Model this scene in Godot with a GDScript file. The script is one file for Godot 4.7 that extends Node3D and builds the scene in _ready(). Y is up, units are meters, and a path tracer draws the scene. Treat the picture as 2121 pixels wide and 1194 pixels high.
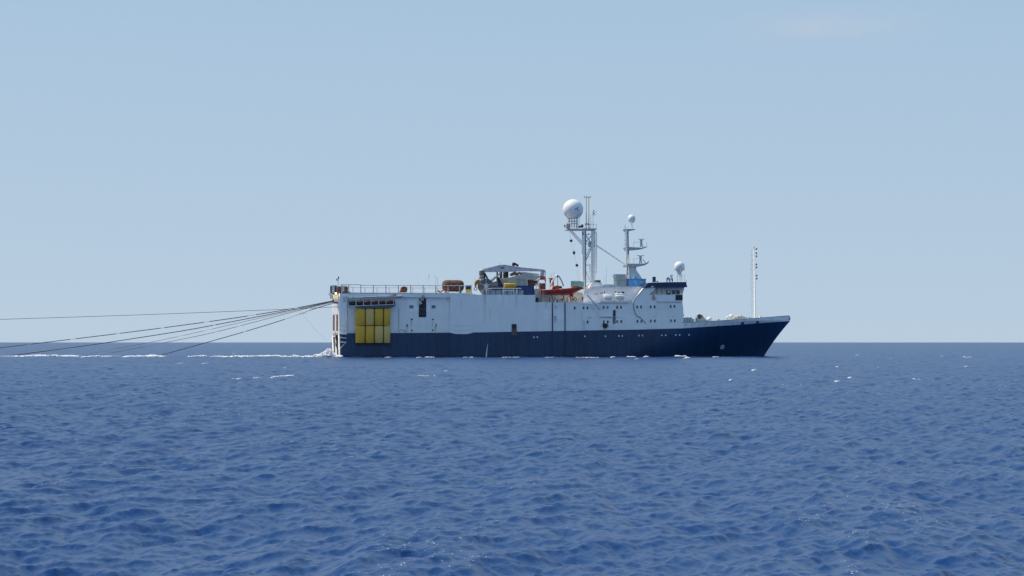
extends Node3D
# A seismic survey vessel under way on a blue sea, towing its streamers.

const FOCAL := 4200.0          # pixels of the 2121 x 1194 photograph
const EYE := 2.98              # height of the lens above the sea
const HORIZON := 709.5
var pitch := 0.0
var cam_basis := Basis()
var ship := Transform3D()
var mats := {}
var taken := {}
var rng := RandomNumberGenerator.new()

func _ready():
	rng.seed = 4711
	pitch = atan((HORIZON - 597.0) / FOCAL)
	cam_basis = Basis(Vector3.RIGHT, pitch)
	var cam := Camera3D.new()
	cam.name = "camera"
	cam.fov = rad_to_deg(2.0 * atan(597.0 / FOCAL))
	cam.near = 0.5
	cam.far = 60000.0
	cam.position = Vector3(0, EYE, 0)
	cam.basis = cam_basis
	add_child(cam)
	cam.current = true

	var sun_to := Vector3(-0.53, 0.83, -0.19).normalized()
	var env := Environment.new()
	env.background_mode = Environment.BG_SKY
	var sky := Sky.new()
	sky.sky_material = make_sky(sun_to)
	env.sky = sky
	env.tonemap_mode = Environment.TONE_MAPPER_LINEAR
	env.tonemap_exposure = 1.0
	env.ambient_light_source = Environment.AMBIENT_SOURCE_SKY
	env.sdfgi_enabled = true
	env.ssao_enabled = true
	env.ssil_enabled = true
	var we := WorldEnvironment.new()
	we.name = "environment"
	we.environment = env
	add_child(we)
	var sun := DirectionalLight3D.new()
	sun.name = "sun"
	sun.light_energy = 1.5
	sun.light_color = Color(1.0, 0.94, 0.84)
	sun.light_angular_distance = 0.5
	sun.shadow_enabled = true
	add_child(sun)
	sun.look_at_from_position(Vector3.ZERO, -sun_to, Vector3.UP)

	# ship frame: x along the keel from stern to bow, y up from the waterline, z = 0 on the starboard side, -18 on the port side
	var corner := on_sea(705.5, 740.0)
	ship = Transform3D(Basis(Vector3.UP, deg_to_rad(9.6)), corner)
	make_materials()
	build_sea()
	build_ship()

# ---------------------------------------------------------------- sky
func make_sky(sun_to: Vector3) -> PanoramaSkyMaterial:
	var w := 256
	var h := 128
	var pad := 8
	var im := Image.create(w + 2 * pad, h, false, Image.FORMAT_RGBF)
	var low := Vector3(0.46, 0.58, 0.71)
	var high := Vector3(0.11, 0.25, 0.56)
	for j in h:
		var el := PI * (0.5 - (j + 0.5) / h)
		for i in w + 2 * pad:
			var az := TAU * (i - pad + 0.5) / w
			var d := Vector3(sin(az) * cos(el), sin(el), -cos(az) * cos(el))
			var t := 1.0 - maxf(d.y, 0.0)
			var c := high + (low - high) * Vector3(pow(t, 2.0), pow(t, 1.25), pow(t, 0.8))
			var g := acos(clampf(d.dot(sun_to), -1.0, 1.0))
			c += Vector3(0.10, 0.10, 0.085) * exp(-g * 1.3) * 1.6
			im.set_pixel(i, j, Color(c.x, c.y, c.z))
	im.resize(2048 + 16 * pad, 1024, Image.INTERPOLATE_CUBIC)
	im = im.get_region(Rect2i(8 * pad, 0, 2048, 1024))
	# the thin patch of high cloud
	var n := FastNoiseLite.new()
	n.seed = 5
	n.frequency = 0.05
	n.fractal_octaves = 4
	var dir := cam_basis * Vector3((1705.0 - 1060.5) / FOCAL, -(48.0 - 597.0) / FOCAL, -1.0).normalized()
	var cx := atan2(dir.x, -dir.z) / TAU * 2048.0
	var cy := (0.5 - asin(dir.y) / PI) * 1024.0
	for j in range(int(cy) - 12, int(cy) + 13):
		for i in range(int(cx) - 30, int(cx) + 31):
			var u := (i - cx) / 11.0
			var v := (j - cy) / 1.7
			var a := exp(-(u * u + v * v) * 0.9) * (0.75 + 0.5 * n.get_noise_2d(i * 4.0, j * 16.0))
			var c := im.get_pixel(i, j)
			im.set_pixel(i, j, c.lerp(Color(0.56, 0.60, 0.68), clampf(a * 0.5, 0.0, 1.0)))
	var m := PanoramaSkyMaterial.new()
	m.panorama = ImageTexture.create_from_image(im)
	return m

# ---------------------------------------------------------------- from photograph to place
func ray(px: float, py: float) -> Vector3:
	return cam_basis * Vector3((px - 1060.5) / FOCAL, -(py - 597.0) / FOCAL, -1.0)

func on_sea(px: float, py: float, level := 0.0) -> Vector3:
	var d := ray(px, py)
	return Vector3(0, EYE, 0) + d * ((level - EYE) / d.y)

# the point of the ship's frame that a pixel shows on the plane z = depth, parallel to the ship's side
func at(px: float, py: float, z := 0.0) -> Vector3:
	var o := ship.affine_inverse() * Vector3(0, EYE, 0)
	var d := ship.basis.inverse() * ray(px, py)
	return o + d * ((z - o.z) / d.z)

# ---------------------------------------------------------------- sea
func fft_rows(re: PackedFloat32Array, im: PackedFloat32Array, n: int):
	var bits := int(round(log(n) / log(2.0)))
	var rev := PackedInt32Array()
	rev.resize(n)
	for i in n:
		var r := 0
		for b in bits:
			if i & (1 << b):
				r |= 1 << (bits - 1 - b)
		rev[i] = r
	var cs := PackedFloat32Array()
	var sn := PackedFloat32Array()
	cs.resize(n / 2)
	sn.resize(n / 2)
	for i in n / 2:
		cs[i] = cos(TAU * i / n)
		sn[i] = sin(TAU * i / n)
	for row in n:
		var o := row * n
		for i in n:
			var j := rev[i]
			if j > i:
				var t := re[o + i]
				re[o + i] = re[o + j]
				re[o + j] = t
				t = im[o + i]
				im[o + i] = im[o + j]
				im[o + j] = t
		var half := 1
		while half < n:
			var step := n / (2 * half)
			var base := o
			while base < o + n:
				var tw := 0
				for p in range(base, base + half):
					var q := p + half
					var c := cs[tw]
					var s := sn[tw]
					var xr := re[q] * c - im[q] * s
					var xi := re[q] * s + im[q] * c
					re[q] = re[p] - xr
					im[q] = im[p] - xi
					re[p] += xr
					im[p] += xi
					tw += step
				base += 2 * half
			half *= 2

func transpose(a: PackedFloat32Array, n: int):
	for j in n:
		for i in range(j + 1, n):
			var t := a[j * n + i]
			a[j * n + i] = a[i * n + j]
			a[i * n + j] = t

func field(re: PackedFloat32Array, im: PackedFloat32Array, n: int) -> PackedFloat32Array:
	fft_rows(re, im, n)
	transpose(re, n)
	transpose(im, n)
	fft_rows(re, im, n)
	return re

# A square patch of wind sea that repeats every `size` metres: [height, shift along x, shift along z]
func wave_patch(n: int, size: float, long_wave: float, short_wave: float, peak: float, wind: float, spread: float, slope: float, sd: int, fall := 4.0) -> Array:
	var g := RandomNumberGenerator.new()
	g.seed = sd
	var hr := PackedFloat32Array()
	hr.resize(n * n)
	var hi := hr.duplicate()
	var ar := hr.duplicate()
	var ai := hr.duplicate()
	var br := hr.duplicate()
	var bi := hr.duplicate()
	var total := 0.0
	for j in n:
		var kz := TAU / size * (j if j < n / 2 else j - n)
		for i in n:
			var kx := TAU / size * (i if i < n / 2 else i - n)
			var k := sqrt(kx * kx + kz * kz)
			if k < TAU / long_wave or k > TAU / short_wave:
				continue
			var a := atan2(kz, kx) - wind
			var q := k * peak / TAU
			var p := exp(-0.8 / (q * q)) / pow(k, fall) * (pow(absf(cos(a)), spread) * 0.96 + 0.04)
			var m := sqrt(p)
			var x := g.randfn() * m
			var y := g.randfn() * m
			var at_ := j * n + i
			hr[at_] = x
			hi[at_] = y
			ar[at_] = y * kx / k
			ai[at_] = -x * kx / k
			br[at_] = y * kz / k
			bi[at_] = -x * kz / k
			total += (x * x + y * y) * 0.5 * k * k
	var scale := slope / sqrt(maxf(total, 1e-12))
	var out := [field(hr, hi, n), field(ar, ai, n), field(br, bi, n)]
	for f in out:
		for i in n * n:
			f[i] *= scale
	return out

var sea_a: Array
var sea_b: Array

# where the point of the still sea at (x, z) goes
func sea_point(x: float, z: float, fine := 1.0) -> Vector3:
	var o := Vector3(x, 0, z)
	o += tap(sea_a, 256, x / 35.0, z / 35.0, 35.0 / 52.0)
	var c := cos(0.42)
	var s := sin(0.42)
	var t := tap(sea_a, 256, (c * x + s * z) / 22.3 + 0.31, (c * z - s * x) / 22.3 + 0.77, 22.3 / 52.0)
	o += Vector3(c * t.x - s * t.z, t.y, c * t.z + s * t.x)
	o += tap(sea_a, 256, (0.995 * x - 0.1 * z) / 187.0 + 0.4, (0.995 * z + 0.1 * x) / 187.0 + 0.1, 187.0 / 52.0 * 0.36)
	if fine > 0.0:
		o += tap(sea_b, 256, (0.97 * x - 0.24 * z) / 6.9, (0.97 * z + 0.24 * x) / 6.9, fine * 6.9 / 9.3)
	return o

func tap(f: Array, n: int, u: float, v: float, k: float) -> Vector3:
	u = (u - floorf(u)) * n
	v = (v - floorf(v)) * n
	var i := int(u)
	var j := int(v)
	var fu := u - i
	var fv := v - j
	i &= 255
	j = (j & 255) * 256
	var i1 := (i + 1) & 255
	var j1 := (j + 256) & 65535
	var h: PackedFloat32Array = f[0]
	var a: PackedFloat32Array = f[1]
	var b: PackedFloat32Array = f[2]
	var w00 := (1.0 - fu) * (1.0 - fv) * k
	var w10 := fu * (1.0 - fv) * k
	var w01 := (1.0 - fu) * fv * k
	var w11 := fu * fv * k
	var p00 := j + i
	var p10 := j + i1
	var p01 := j1 + i
	var p11 := j1 + i1
	return Vector3(-1.25 * (a[p00] * w00 + a[p10] * w10 + a[p01] * w01 + a[p11] * w11),
		h[p00] * w00 + h[p10] * w10 + h[p01] * w01 + h[p11] * w11,
		-1.25 * (b[p00] * w00 + b[p10] * w10 + b[p01] * w01 + b[p11] * w11))

func build_sea():
	var t0 := Time.get_ticks_msec()
	sea_a = wave_patch(256, 52.0, 22.0, 0.7, 2.6, deg_to_rad(84.0), 9.0, 0.152, 11)
	sea_b = wave_patch(256, 9.3, 0.7, 0.075, 60.0, deg_to_rad(86.0), 4.0, 0.24, 12, 3.3)
	print("waves ", Time.get_ticks_msec() - t0)
	# a round sheet about the place the photograph was taken from, finer where it is near and in view
	var rings := PackedFloat32Array()
	var r := 3.0
	while r < 40000.0:
		rings.append(r)
		if r < 19.0:
			r += 0.3
		elif r < 3000.0:
			r += maxf(0.06, r * 0.0030)
		else:
			r *= 1.08
	var spokes := PackedFloat32Array()
	var half := deg_to_rad(21.0)
	for i in 541:
		spokes.append(lerpf(-half, half, i / 540.0))
	for i in range(1, 80):
		spokes.append(half + (TAU - 2.0 * half) * i / 80.0)
	var nr := rings.size()
	var ns := spokes.size()
	var pos := PackedVector3Array()
	pos.resize(nr * ns + 1)
	var uv := PackedVector2Array()
	uv.resize(nr * ns + 1)
	var rows_done := func(j: int):
		pass
	for j in nr:
		r = rings[j]
		var fine := clampf((420.0 - r) / 160.0, 0.0, 1.0)
		for i in ns:
			var x := r * sin(spokes[i])
			var z := -r * cos(spokes[i])
			var p := sea_point(x, z, fine) if i < 541 or r < 60.0 else sea_point(x, z, 0.0)
			if r > 6000.0:
				p.y *= 0.5
			pos[j * ns + i] = p
			uv[j * ns + i] = Vector2(x, z) / 2.7
	pos[nr * ns] = Vector3(0, -0.1, 0)
	print("points ", pos.size(), " ", Time.get_ticks_msec() - t0)
	var nor := PackedVector3Array()
	nor.resize(nr * ns + 1)
	nor[nr * ns] = Vector3.UP
	for j in nr:
		var ja := maxi(j - 1, 0) * ns
		var jb := mini(j + 1, nr - 1) * ns
		for i in ns:
			var ia := i - 1 if i > 0 else ns - 1
			var ib := i + 1 if i < ns - 1 else 0
			var v := (pos[jb + i] - pos[ja + i]).cross(pos[j * ns + ib] - pos[j * ns + ia]).normalized()
			nor[j * ns + i] = v if v.y > 0.0 else -v
	var idx := PackedInt32Array()
	idx.resize((nr - 1) * ns * 6 + ns * 3)
	var k := 0
	for j in nr - 1:
		for i in ns:
			var i2 := (i + 1) % ns
			var a := j * ns + i
			var b := j * ns + i2
			idx[k] = a
			idx[k + 1] = a + ns
			idx[k + 2] = b + ns
			idx[k + 3] = a
			idx[k + 4] = b + ns
			idx[k + 5] = b
			k += 6
	for i in ns:
		idx[k] = nr * ns
		idx[k + 1] = i
		idx[k + 2] = (i + 1) % ns
		k += 3
	var arr := []
	arr.resize(Mesh.ARRAY_MAX)
	arr[Mesh.ARRAY_VERTEX] = pos
	arr[Mesh.ARRAY_NORMAL] = nor
	arr[Mesh.ARRAY_TEX_UV] = uv
	arr[Mesh.ARRAY_INDEX] = idx
	var mesh := ArrayMesh.new()
	mesh.add_surface_from_arrays(Mesh.PRIMITIVE_TRIANGLES, arr)
	var o := MeshInstance3D.new()
	o.name = "sea"
	o.mesh = mesh
	var m := StandardMaterial3D.new()
	m.albedo_color = Color(0.0005, 0.029, 0.132).linear_to_srgb()
	m.roughness = 0.285
	m.metallic_specular = 0.32
	var im := Image.create(256, 256, false, Image.FORMAT_RGB8)
	var hb: PackedFloat32Array = sea_b[0]
	for j in 256:
		for i in 256:
			var v := 0.5 + hb[j * 256 + i] * 8.0
			im.set_pixel(i, j, Color(v, v, v))
	m.heightmap_enabled = true
	m.heightmap_texture = ImageTexture.create_from_image(im)
	m.heightmap_scale = 1.2
	o.material_override = m
	o.set_meta("kind", "structure")
	o.set_meta("label", "deep blue choppy sea with small wind waves")
	add_child(o)
	print("sea ", Time.get_ticks_msec() - t0)

# ---------------------------------------------------------------- materials
func weather_image(sd: int, low: float, freq: float) -> ImageTexture:
	var n := FastNoiseLite.new()
	n.seed = sd
	n.frequency = freq
	n.fractal_octaves = 5
	var im := n.get_seamless_image(256, 256)
	im.convert(Image.FORMAT_RGB8)
	for j in 256:
		for i in 256:
			var v := im.get_pixel(i, j).r
			var k := lerpf(low, 1.0, smoothstep(0.15, 0.6, v))
			im.set_pixel(i, j, Color(k, k * (0.5 + 0.5 * k) / (0.5 + 0.5 * k), k))
	return ImageTexture.create_from_image(im)

func streak_image() -> ImageTexture:
	var n := FastNoiseLite.new()
	n.seed = 31
	n.frequency = 0.02
	n.fractal_octaves = 4
	var im := Image.create(256, 256, false, Image.FORMAT_RGB8)
	for j in 256:
		for i in 256:
			# wraps round in both directions
			var a := TAU * i / 256.0
			var b := TAU * j / 256.0
			var v := n.get_noise_3d(130.0 * cos(a), 130.0 * sin(a), 9.0 * sin(b)) + 0.6 * n.get_noise_3d(40.0 * cos(a) + 500.0, 40.0 * sin(a), 30.0 * cos(b))
			var k := lerpf(0.86, 1.0, smoothstep(-0.55, 0.15, v))
			im.set_pixel(i, j, Color(k, k, k))
	return ImageTexture.create_from_image(im)

func paint(called: String, c: Color, rough := 0.5, worn := 0, metal := 0.0) -> StandardMaterial3D:
	var m := StandardMaterial3D.new()
	m.resource_name = called
	m.albedo_color = c.linear_to_srgb()
	m.roughness = rough
	m.metallic = metal
	if worn > 0:
		m.albedo_texture = mats["worn" if worn == 1 else "very_worn"]
		m.uv1_triplanar = true
		m.uv1_scale = Vector3.ONE * (0.23 if worn == 1 else 0.4)
	mats[called] = m
	return m

func make_materials():
	mats["worn"] = weather_image(3, 0.90, 0.012)
	mats["streaky"] = streak_image()
	mats["very_worn"] = weather_image(8, 0.5, 0.02)
	paint("white", Color(0.80, 0.80, 0.79), 0.45, 1)
	paint("pink", Color(0.6, 0.3, 0.26), 0.5)
	paint("dome", Color(0.86, 0.86, 0.84), 0.35)
	paint("grey", Color(0.46, 0.47, 0.48), 0.5, 1)
	paint("rail", Color(0.55, 0.57, 0.58), 0.5)
	paint("crane", Color(0.60, 0.60, 0.63), 0.45, 1)
	paint("beige", Color(0.52, 0.50, 0.44), 0.6, 1)
	paint("dark_grey", Color(0.13, 0.135, 0.14), 0.6, 1)
	paint("black", Color(0.018, 0.02, 0.026), 0.5)
	paint("hull_blue", Color(0.010, 0.045, 0.112), 0.45, 1)
	mats["hull_blue"].albedo_texture = mats["streaky"]
	mats["hull_blue"].uv1_scale = Vector3.ONE * 0.07
	paint("boot_top", Color(0.035, 0.022, 0.03), 0.6, 2)
	paint("navy", Color(0.012, 0.03, 0.09), 0.45, 1)
	paint("container_blue", Color(0.018, 0.055, 0.18), 0.5, 1)
	paint("tank_blue", Color(0.16, 0.42, 0.70), 0.5, 1)
	paint("float_yellow", Color(0.70, 0.40, 0.035), 0.6)
	paint("float_pale", Color(0.68, 0.47, 0.14), 0.6)
	paint("rope_gold", Color(0.42, 0.20, 0.035), 0.7)
	paint("bright_yellow", Color(0.70, 0.44, 0.03), 0.5)
	paint("orange", Color(0.50, 0.085, 0.028), 0.5, 1)
	paint("boat_red", Color(0.50, 0.030, 0.025), 0.4, 1)
	paint("fender_red", Color(0.075, 0.022, 0.02), 0.7, 2)
	paint("rust", Color(0.17, 0.08, 0.048), 0.8, 2)
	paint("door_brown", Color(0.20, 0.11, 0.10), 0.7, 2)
	paint("rope_dark", Color(0.05, 0.058, 0.09), 0.7)
	paint("rope_grey", Color(0.17, 0.17, 0.18), 0.8)
	paint("rope_pale", Color(0.50, 0.50, 0.50), 0.8)
	paint("glass", Color(0.012, 0.016, 0.022), 0.08)
	paint("curtain_glass", Color(0.13, 0.14, 0.16), 0.15)
	paint("green_panel", Color(0.20, 0.40, 0.36), 0.3)
	paint("foam", Color(0.86, 0.87, 0.87), 0.9)
	paint("rubber", Color(0.02, 0.02, 0.022), 0.8)
	paint("bulb", Color(1.0, 0.85, 0.5), 0.4)
	mats["bulb"].emission_enabled = true
	mats["bulb"].emission = Color(1.0, 0.80, 0.42)
	mats["bulb"].emission_energy_multiplier = 3.0
	var person := StandardMaterial3D.new()
	person.vertex_color_use_as_albedo = true
	person.roughness = 0.85
	mats["person"] = person
	stained_paint()

# white plating with the runs of rust, scrapes and touched-up patches that the photograph shows
func stained_paint():
	var w := 2048
	var h := 512
	var im := Image.create(w, h, false, Image.FORMAT_RGB8)
	var grime := FastNoiseLite.new()
	grime.seed = 21
	grime.frequency = 0.012
	grime.fractal_octaves = 4
	var run := FastNoiseLite.new()
	run.seed = 22
	run.frequency = 0.03
	run.fractal_octaves = 3
	for j in h:
		for i in w:
			var k := 0.89 + 0.030 * grime.get_noise_2d(i, j * 0.7) + 0.035 * run.get_noise_2d(i * 1.6, j * 0.10)
			im.set_pixel(i, j, Color(k, k * 0.985, k * 0.955).linear_to_srgb())
	var g := RandomNumberGenerator.new()
	g.seed = 77
	for q in 46:      # touched-up patches
		var x := g.randi_range(0, w - 120)
		var y := g.randi_range(30, h - 200)
		var sx := g.randi_range(20, 90)
		var sy := g.randi_range(15, 70)
		var d := g.randf_range(-0.035, 0.03)
		for j in range(y, mini(y + sy, h)):
			for i in range(x, x + sx):
				var c := im.get_pixel(i, j)
				im.set_pixel(i, j, Color(c.r + d, c.g + d, c.b + d))
	# px, from, to, width in metres, strength
	var runs := [[843.5, 672, 690, 0.45, 0.85], [852.5, 660, 690, 0.5, 0.35], [902, 670, 690, 0.30, 0.7], [896, 664, 689, 0.3, 0.35], [1004, 612, 668, 0.6, 0.30], [1069.5, 612, 640, 0.5, 0.3],
		[1150, 655, 670, 0.9, 0.55], [1151, 634, 642, 0.5, 0.4], [1169, 630, 660, 0.3, 0.3], [868, 655, 668, 0.2, 0.3], [880, 655, 665, 0.2, 0.25], [1188, 645, 652, 0.25, 0.3], [1015, 640, 665, 0.5, 0.2],
		[1131, 627, 640, 0.4, 0.25], [1112, 627, 645, 0.25, 0.25], [1205, 650, 668, 0.3, 0.2], [718.5, 640, 690, 0.22, 0.45], [1240, 640, 660, 0.3, 0.14], [955, 620, 650, 0.4, 0.12], [1090, 612, 640, 0.3, 0.18], [1042, 612, 636, 0.35, 0.2],
		[826, 640, 690, 0.12, 0.3], [832, 640, 688, 0.10, 0.25], [840, 617, 640, 0.2, 0.2], [1360, 640, 660, 0.2, 0.12], [1392, 641, 655, 0.15, 0.15]]
	for r in runs:
		var a := at(r[0], r[1])
		var b := at(r[0], r[2])
		var x0 := a.x / 100.0 * w
		var y0 := int((1.0 - a.y / 15.0) * h)
		var y1 := int((1.0 - b.y / 15.0) * h)
		var half: float = r[3] / 100.0 * w * 0.5
		for j in range(maxi(y0, 0), mini(y1, h)):
			var down := float(j - y0) / maxf(1.0, y1 - y0)
			for i in range(int(x0 - half * 1.5) - 1, int(x0 + half * 1.5) + 2):
				if i < 0 or i >= w:
					continue
				var e := clampf(1.2 - absf(i - x0 + run.get_noise_2d(i * 3.0, j * 0.6) * 1.5) / half, 0.0, 1.0)
				var broken := clampf(0.55 + run.get_noise_2d(i * 9.0, j * 0.4) * 0.9, 0.0, 1.0)
				var k: float = e * broken * minf(r[4] * 1.5, 0.95) * (1.0 - 0.75 * down)
				im.set_pixel(i, j, im.get_pixel(i, j).lerp(Color(0.52, 0.38, 0.22), k))
	var m := StandardMaterial3D.new()
	m.resource_name = "stained"
	m.albedo_texture = ImageTexture.create_from_image(im)
	m.roughness = 0.5
	mats["stained"] = m

# ---------------------------------------------------------------- shapes, all in the ship's frame
func st() -> SurfaceTool:
	var s := SurfaceTool.new()
	s.begin(Mesh.PRIMITIVE_TRIANGLES)
	return s

var unit_box: BoxMesh
func bx(s: SurfaceTool, c: Vector3, size: Vector3, turn := Basis()):
	if unit_box == null:
		unit_box = BoxMesh.new()
	s.append_from(unit_box, 0, Transform3D(turn * Basis.from_scale(size), c))

# a box from two pixels on the plane z0, reaching back to z1
func bp(s: SurfaceTool, x0: float, y0: float, x1: float, y1: float, z0: float, z1: float):
	var a := at(x0, y0, z0)
	var b := at(x1, y1, z0)
	bx(s, Vector3((a.x + b.x) / 2, (a.y + b.y) / 2, (z0 + z1) / 2), Vector3(absf(b.x - a.x), absf(b.y - a.y), absf(z1 - z0)))

var cyls := {}
func tube(s: SurfaceTool, a: Vector3, b: Vector3, r: float, r2 := -1.0, n := 8):
	if r2 < 0.0:
		r2 = r
	var key := "%.3f %d" % [r2 / r, n]
	if not cyls.has(key):
		var c := CylinderMesh.new()
		c.radial_segments = n
		c.rings = 0
		c.height = 1.0
		c.bottom_radius = 1.0
		c.top_radius = r2 / r
		cyls[key] = c
	var d := b - a
	var y := d.normalized()
	var x := y.cross(Vector3(0.31, 0.17, 0.93)).normalized()
	s.append_from(cyls[key], 0, Transform3D(Basis(x * r, d, x.cross(y) * r), (a + b) / 2))

func path(s: SurfaceTool, pts: Array, r: float, n := 6):
	for i in pts.size() - 1:
		tube(s, pts[i], pts[i + 1], r, -1.0, n)

func ball(s: SurfaceTool, c: Vector3, r: Vector3, n := 16):
	var m := SphereMesh.new()
	m.radius = 1.0
	m.height = 2.0
	m.radial_segments = n
	m.rings = n / 2
	s.append_from(m, 0, Transform3D(Basis.from_scale(r), c))

func ring(s: SurfaceTool, c: Vector3, big: float, small: float, turn := Basis(), n := 20):
	var m := TorusMesh.new()
	m.inner_radius = big - small
	m.outer_radius = big + small
	m.rings = n
	m.ring_segments = 8
	s.append_from(m, 0, Transform3D(turn, c))

func raw(v: PackedVector3Array, uv := PackedVector2Array(), smooth := -1) -> ArrayMesh:
	var s := st()
	s.set_smooth_group(smooth)
	for i in v.size():
		if uv.size():
			s.set_uv(uv[i])
		s.add_vertex(v[i])
	s.generate_normals()
	s.index()
	return s.commit()

# a plate cut to an outline given in pixels on the plane z0, reaching back to z1
func plate(s: SurfaceTool, outline: Array, z0: float, z1: float):
	var p := PackedVector2Array()
	for q in outline:
		var a := at(q[0], q[1], z0)
		p.append(Vector2(a.x, a.y))
	slab(s, p, z0, z1)

func slab(s: SurfaceTool, p: PackedVector2Array, z0: float, z1: float):
	if not Geometry2D.is_polygon_clockwise(p):
		p.reverse()
	var v := PackedVector3Array()
	var uv := PackedVector2Array()
	var tri := Geometry2D.triangulate_polygon(p)
	for k in range(0, tri.size(), 3):
		var a := p[tri[k]]
		var b := p[tri[k + 1]]
		var c := p[tri[k + 2]]
		if (b - a).cross(c - a) > 0.0:
			var t := b
			b = c
			c = t
		for q in [a, b, c]:
			v.append(Vector3(q.x, q.y, z0))
		for q in [a, c, b]:
			v.append(Vector3(q.x, q.y, z1))
	for i in p.size():
		var a := p[i]
		var b := p[(i + 1) % p.size()]
		for q in [Vector3(a.x, a.y, z0), Vector3(a.x, a.y, z1), Vector3(b.x, b.y, z1), Vector3(a.x, a.y, z0), Vector3(b.x, b.y, z1), Vector3(b.x, b.y, z0)]:
			v.append(q)
	for q in v:
		uv.append(Vector2(q.x / 100.0, 1.0 - q.y / 15.0))
	s.append_from(raw(v, uv), 0, Transform3D())

# a turned shape: [radius, along] pairs about an axis
func turned(s: SurfaceTool, o: Vector3, axis: Vector3, profile: Array, n := 20):
	var y := axis.normalized()
	var x := y.cross(Vector3(0.31, 0.17, 0.93)).normalized()
	var z := x.cross(y)
	var v := PackedVector3Array()
	for k in profile.size() - 1:
		for i in n:
			var q := []
			for e in [[k, i], [k + 1, i], [k + 1, i + 1], [k, i + 1]]:
				var f: Array = profile[e[0]]
				var an: float = TAU * e[1] / n
				q.append(o + y * f[1] + (x * cos(an) + z * sin(an)) * f[0])
			for e in [0, 2, 1, 0, 3, 2]:
				v.append(q[e])
	s.append_from(raw(v, PackedVector2Array(), 1), 0, Transform3D())

# ---------------------------------------------------------------- things
func numbered(called: String) -> String:
	var n: int = taken.get(called, -1) + 1
	taken[called] = n
	return called if n == 0 else "%s_%03d" % [called, n]

func meta(o: Node3D, label: String, category := "", group := "", kind := ""):
	if label:
		o.set_meta("label", label)
	if category:
		o.set_meta("category", category)
	if group:
		o.set_meta("group", group)
	if kind:
		o.set_meta("kind", kind)

# a thing on the ship whose base is at `base` in the ship's frame
func thing(called: String, label: String, category: String, base: Vector3, group := "") -> Node3D:
	var o := Node3D.new()
	o.name = numbered(called)
	add_child(o)
	o.transform = ship * Transform3D(Basis(), base)
	meta(o, label, category, group)
	return o

func part(called: String, s: SurfaceTool, m: String, parent: Node3D) -> MeshInstance3D:
	var o := MeshInstance3D.new()
	o.name = called
	o.mesh = s.commit()
	o.material_override = mats[m]
	parent.add_child(o, true)
	if parent.get_parent() == self:
		o.position = ship.affine_inverse() * parent.position * -1.0
	return o

func shared(called: String, mesh: Mesh, m: String, parent: Node3D, where: Vector3) -> MeshInstance3D:
	var o := MeshInstance3D.new()
	o.name = called
	o.mesh = mesh
	o.material_override = mats[m]
	parent.add_child(o, true)
	o.position = where
	return o

# a thing that is a single mesh
func single(called: String, s: SurfaceTool, m: String, label: String, category: String, base: Vector3, group := "") -> MeshInstance3D:
	var moved := st()
	moved.append_from(s.commit(), 0, Transform3D(Basis(), -base))
	var o := MeshInstance3D.new()
	o.name = numbered(called)
	o.mesh = moved.commit()
	o.material_override = mats[m]
	add_child(o)
	o.transform = ship * Transform3D(Basis(), base)
	meta(o, label, category, group)
	return o

# ---------------------------------------------------------------- the vessel
const BEAM := 18.0
var vessel: Node3D
var stem_low: Vector3
var stem_high: Vector3
var edge_line := []        # [x, y]: where the blue paint ends
var top_line := []         # [x, y]: top of the white bulwark

func along(line: Array, x: float) -> float:
	for i in line.size() - 1:
		if x <= line[i + 1][0] or i == line.size() - 2:
			var t: float = (x - line[i][0]) / (line[i + 1][0] - line[i][0])
			return lerpf(line[i][1], line[i + 1][1], clampf(t, 0.0, 1.0))
	return 0.0

func stem_x(y: float) -> float:
	var t := (y - stem_low.y) / (stem_high.y - stem_low.y)
	if t > 1.0:
		return stem_high.x - (y - stem_high.y) * 0.15
	return lerpf(stem_low.x, stem_high.x, t) - 1.2 * t * (1.0 - t)

func half_breadth(x: float, y: float) -> float:
	var xs := stem_x(y)
	var t := clampf(y / 7.5, 0.0, 1.0)
	var from := xs - lerpf(34.0, 25.0, t)
	var f := clampf((x - from) / (xs - from), 0.0, 1.0)
	return BEAM / 2.0 * (1.0 - pow(f, lerpf(1.75, 2.5, t)))

# the point of the hull's starboard side that a pixel shows
func on_hull(px: float, py: float, out := 0.0) -> Vector3:
	var z := 0.0
	var p := Vector3.ZERO
	for i in 12:
		p = at(px, py, z + out)
		z = lerpf(z, half_breadth(p.x, p.y) - BEAM / 2.0, 0.6)
	return p

func hull_band(s: SurfaceTool, low: Callable, high: Callable, rows: int, x0: float, full: bool):
	var cols := 90
	for side in [1.0, -1.0]:
		var v := PackedVector3Array()
		var grid := []
		for j in rows + 1:
			var line := []
			var t := float(j) / rows
			# length of the hull at this height
			var xe := stem_high.x
			for it in 6:
				var y: float = lerpf(low.call(xe), high.call(xe), t)
				xe = stem_x(y)
			for i in cols + 1:
				var u := float(i) / cols
				u = 1.0 - pow(1.0 - u, 1.5)
				var x := lerpf(x0, xe, u)
				var y: float = lerpf(low.call(x), high.call(x), t)
				line.append(Vector3(x, y, -BEAM / 2.0 + side * (half_breadth(x, y) if i < cols else 0.02)))
			grid.append(line)
		for j in rows:
			for i in cols:
				var q := [grid[j][i], grid[j + 1][i], grid[j + 1][i + 1], grid[j][i + 1]]
				for e in ([0, 1, 2, 0, 2, 3] if side > 0 else [0, 2, 1, 0, 3, 2]):
					v.append(q[e])
		s.append_from(raw(v, PackedVector2Array(), 1), 0, Transform3D())

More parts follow.
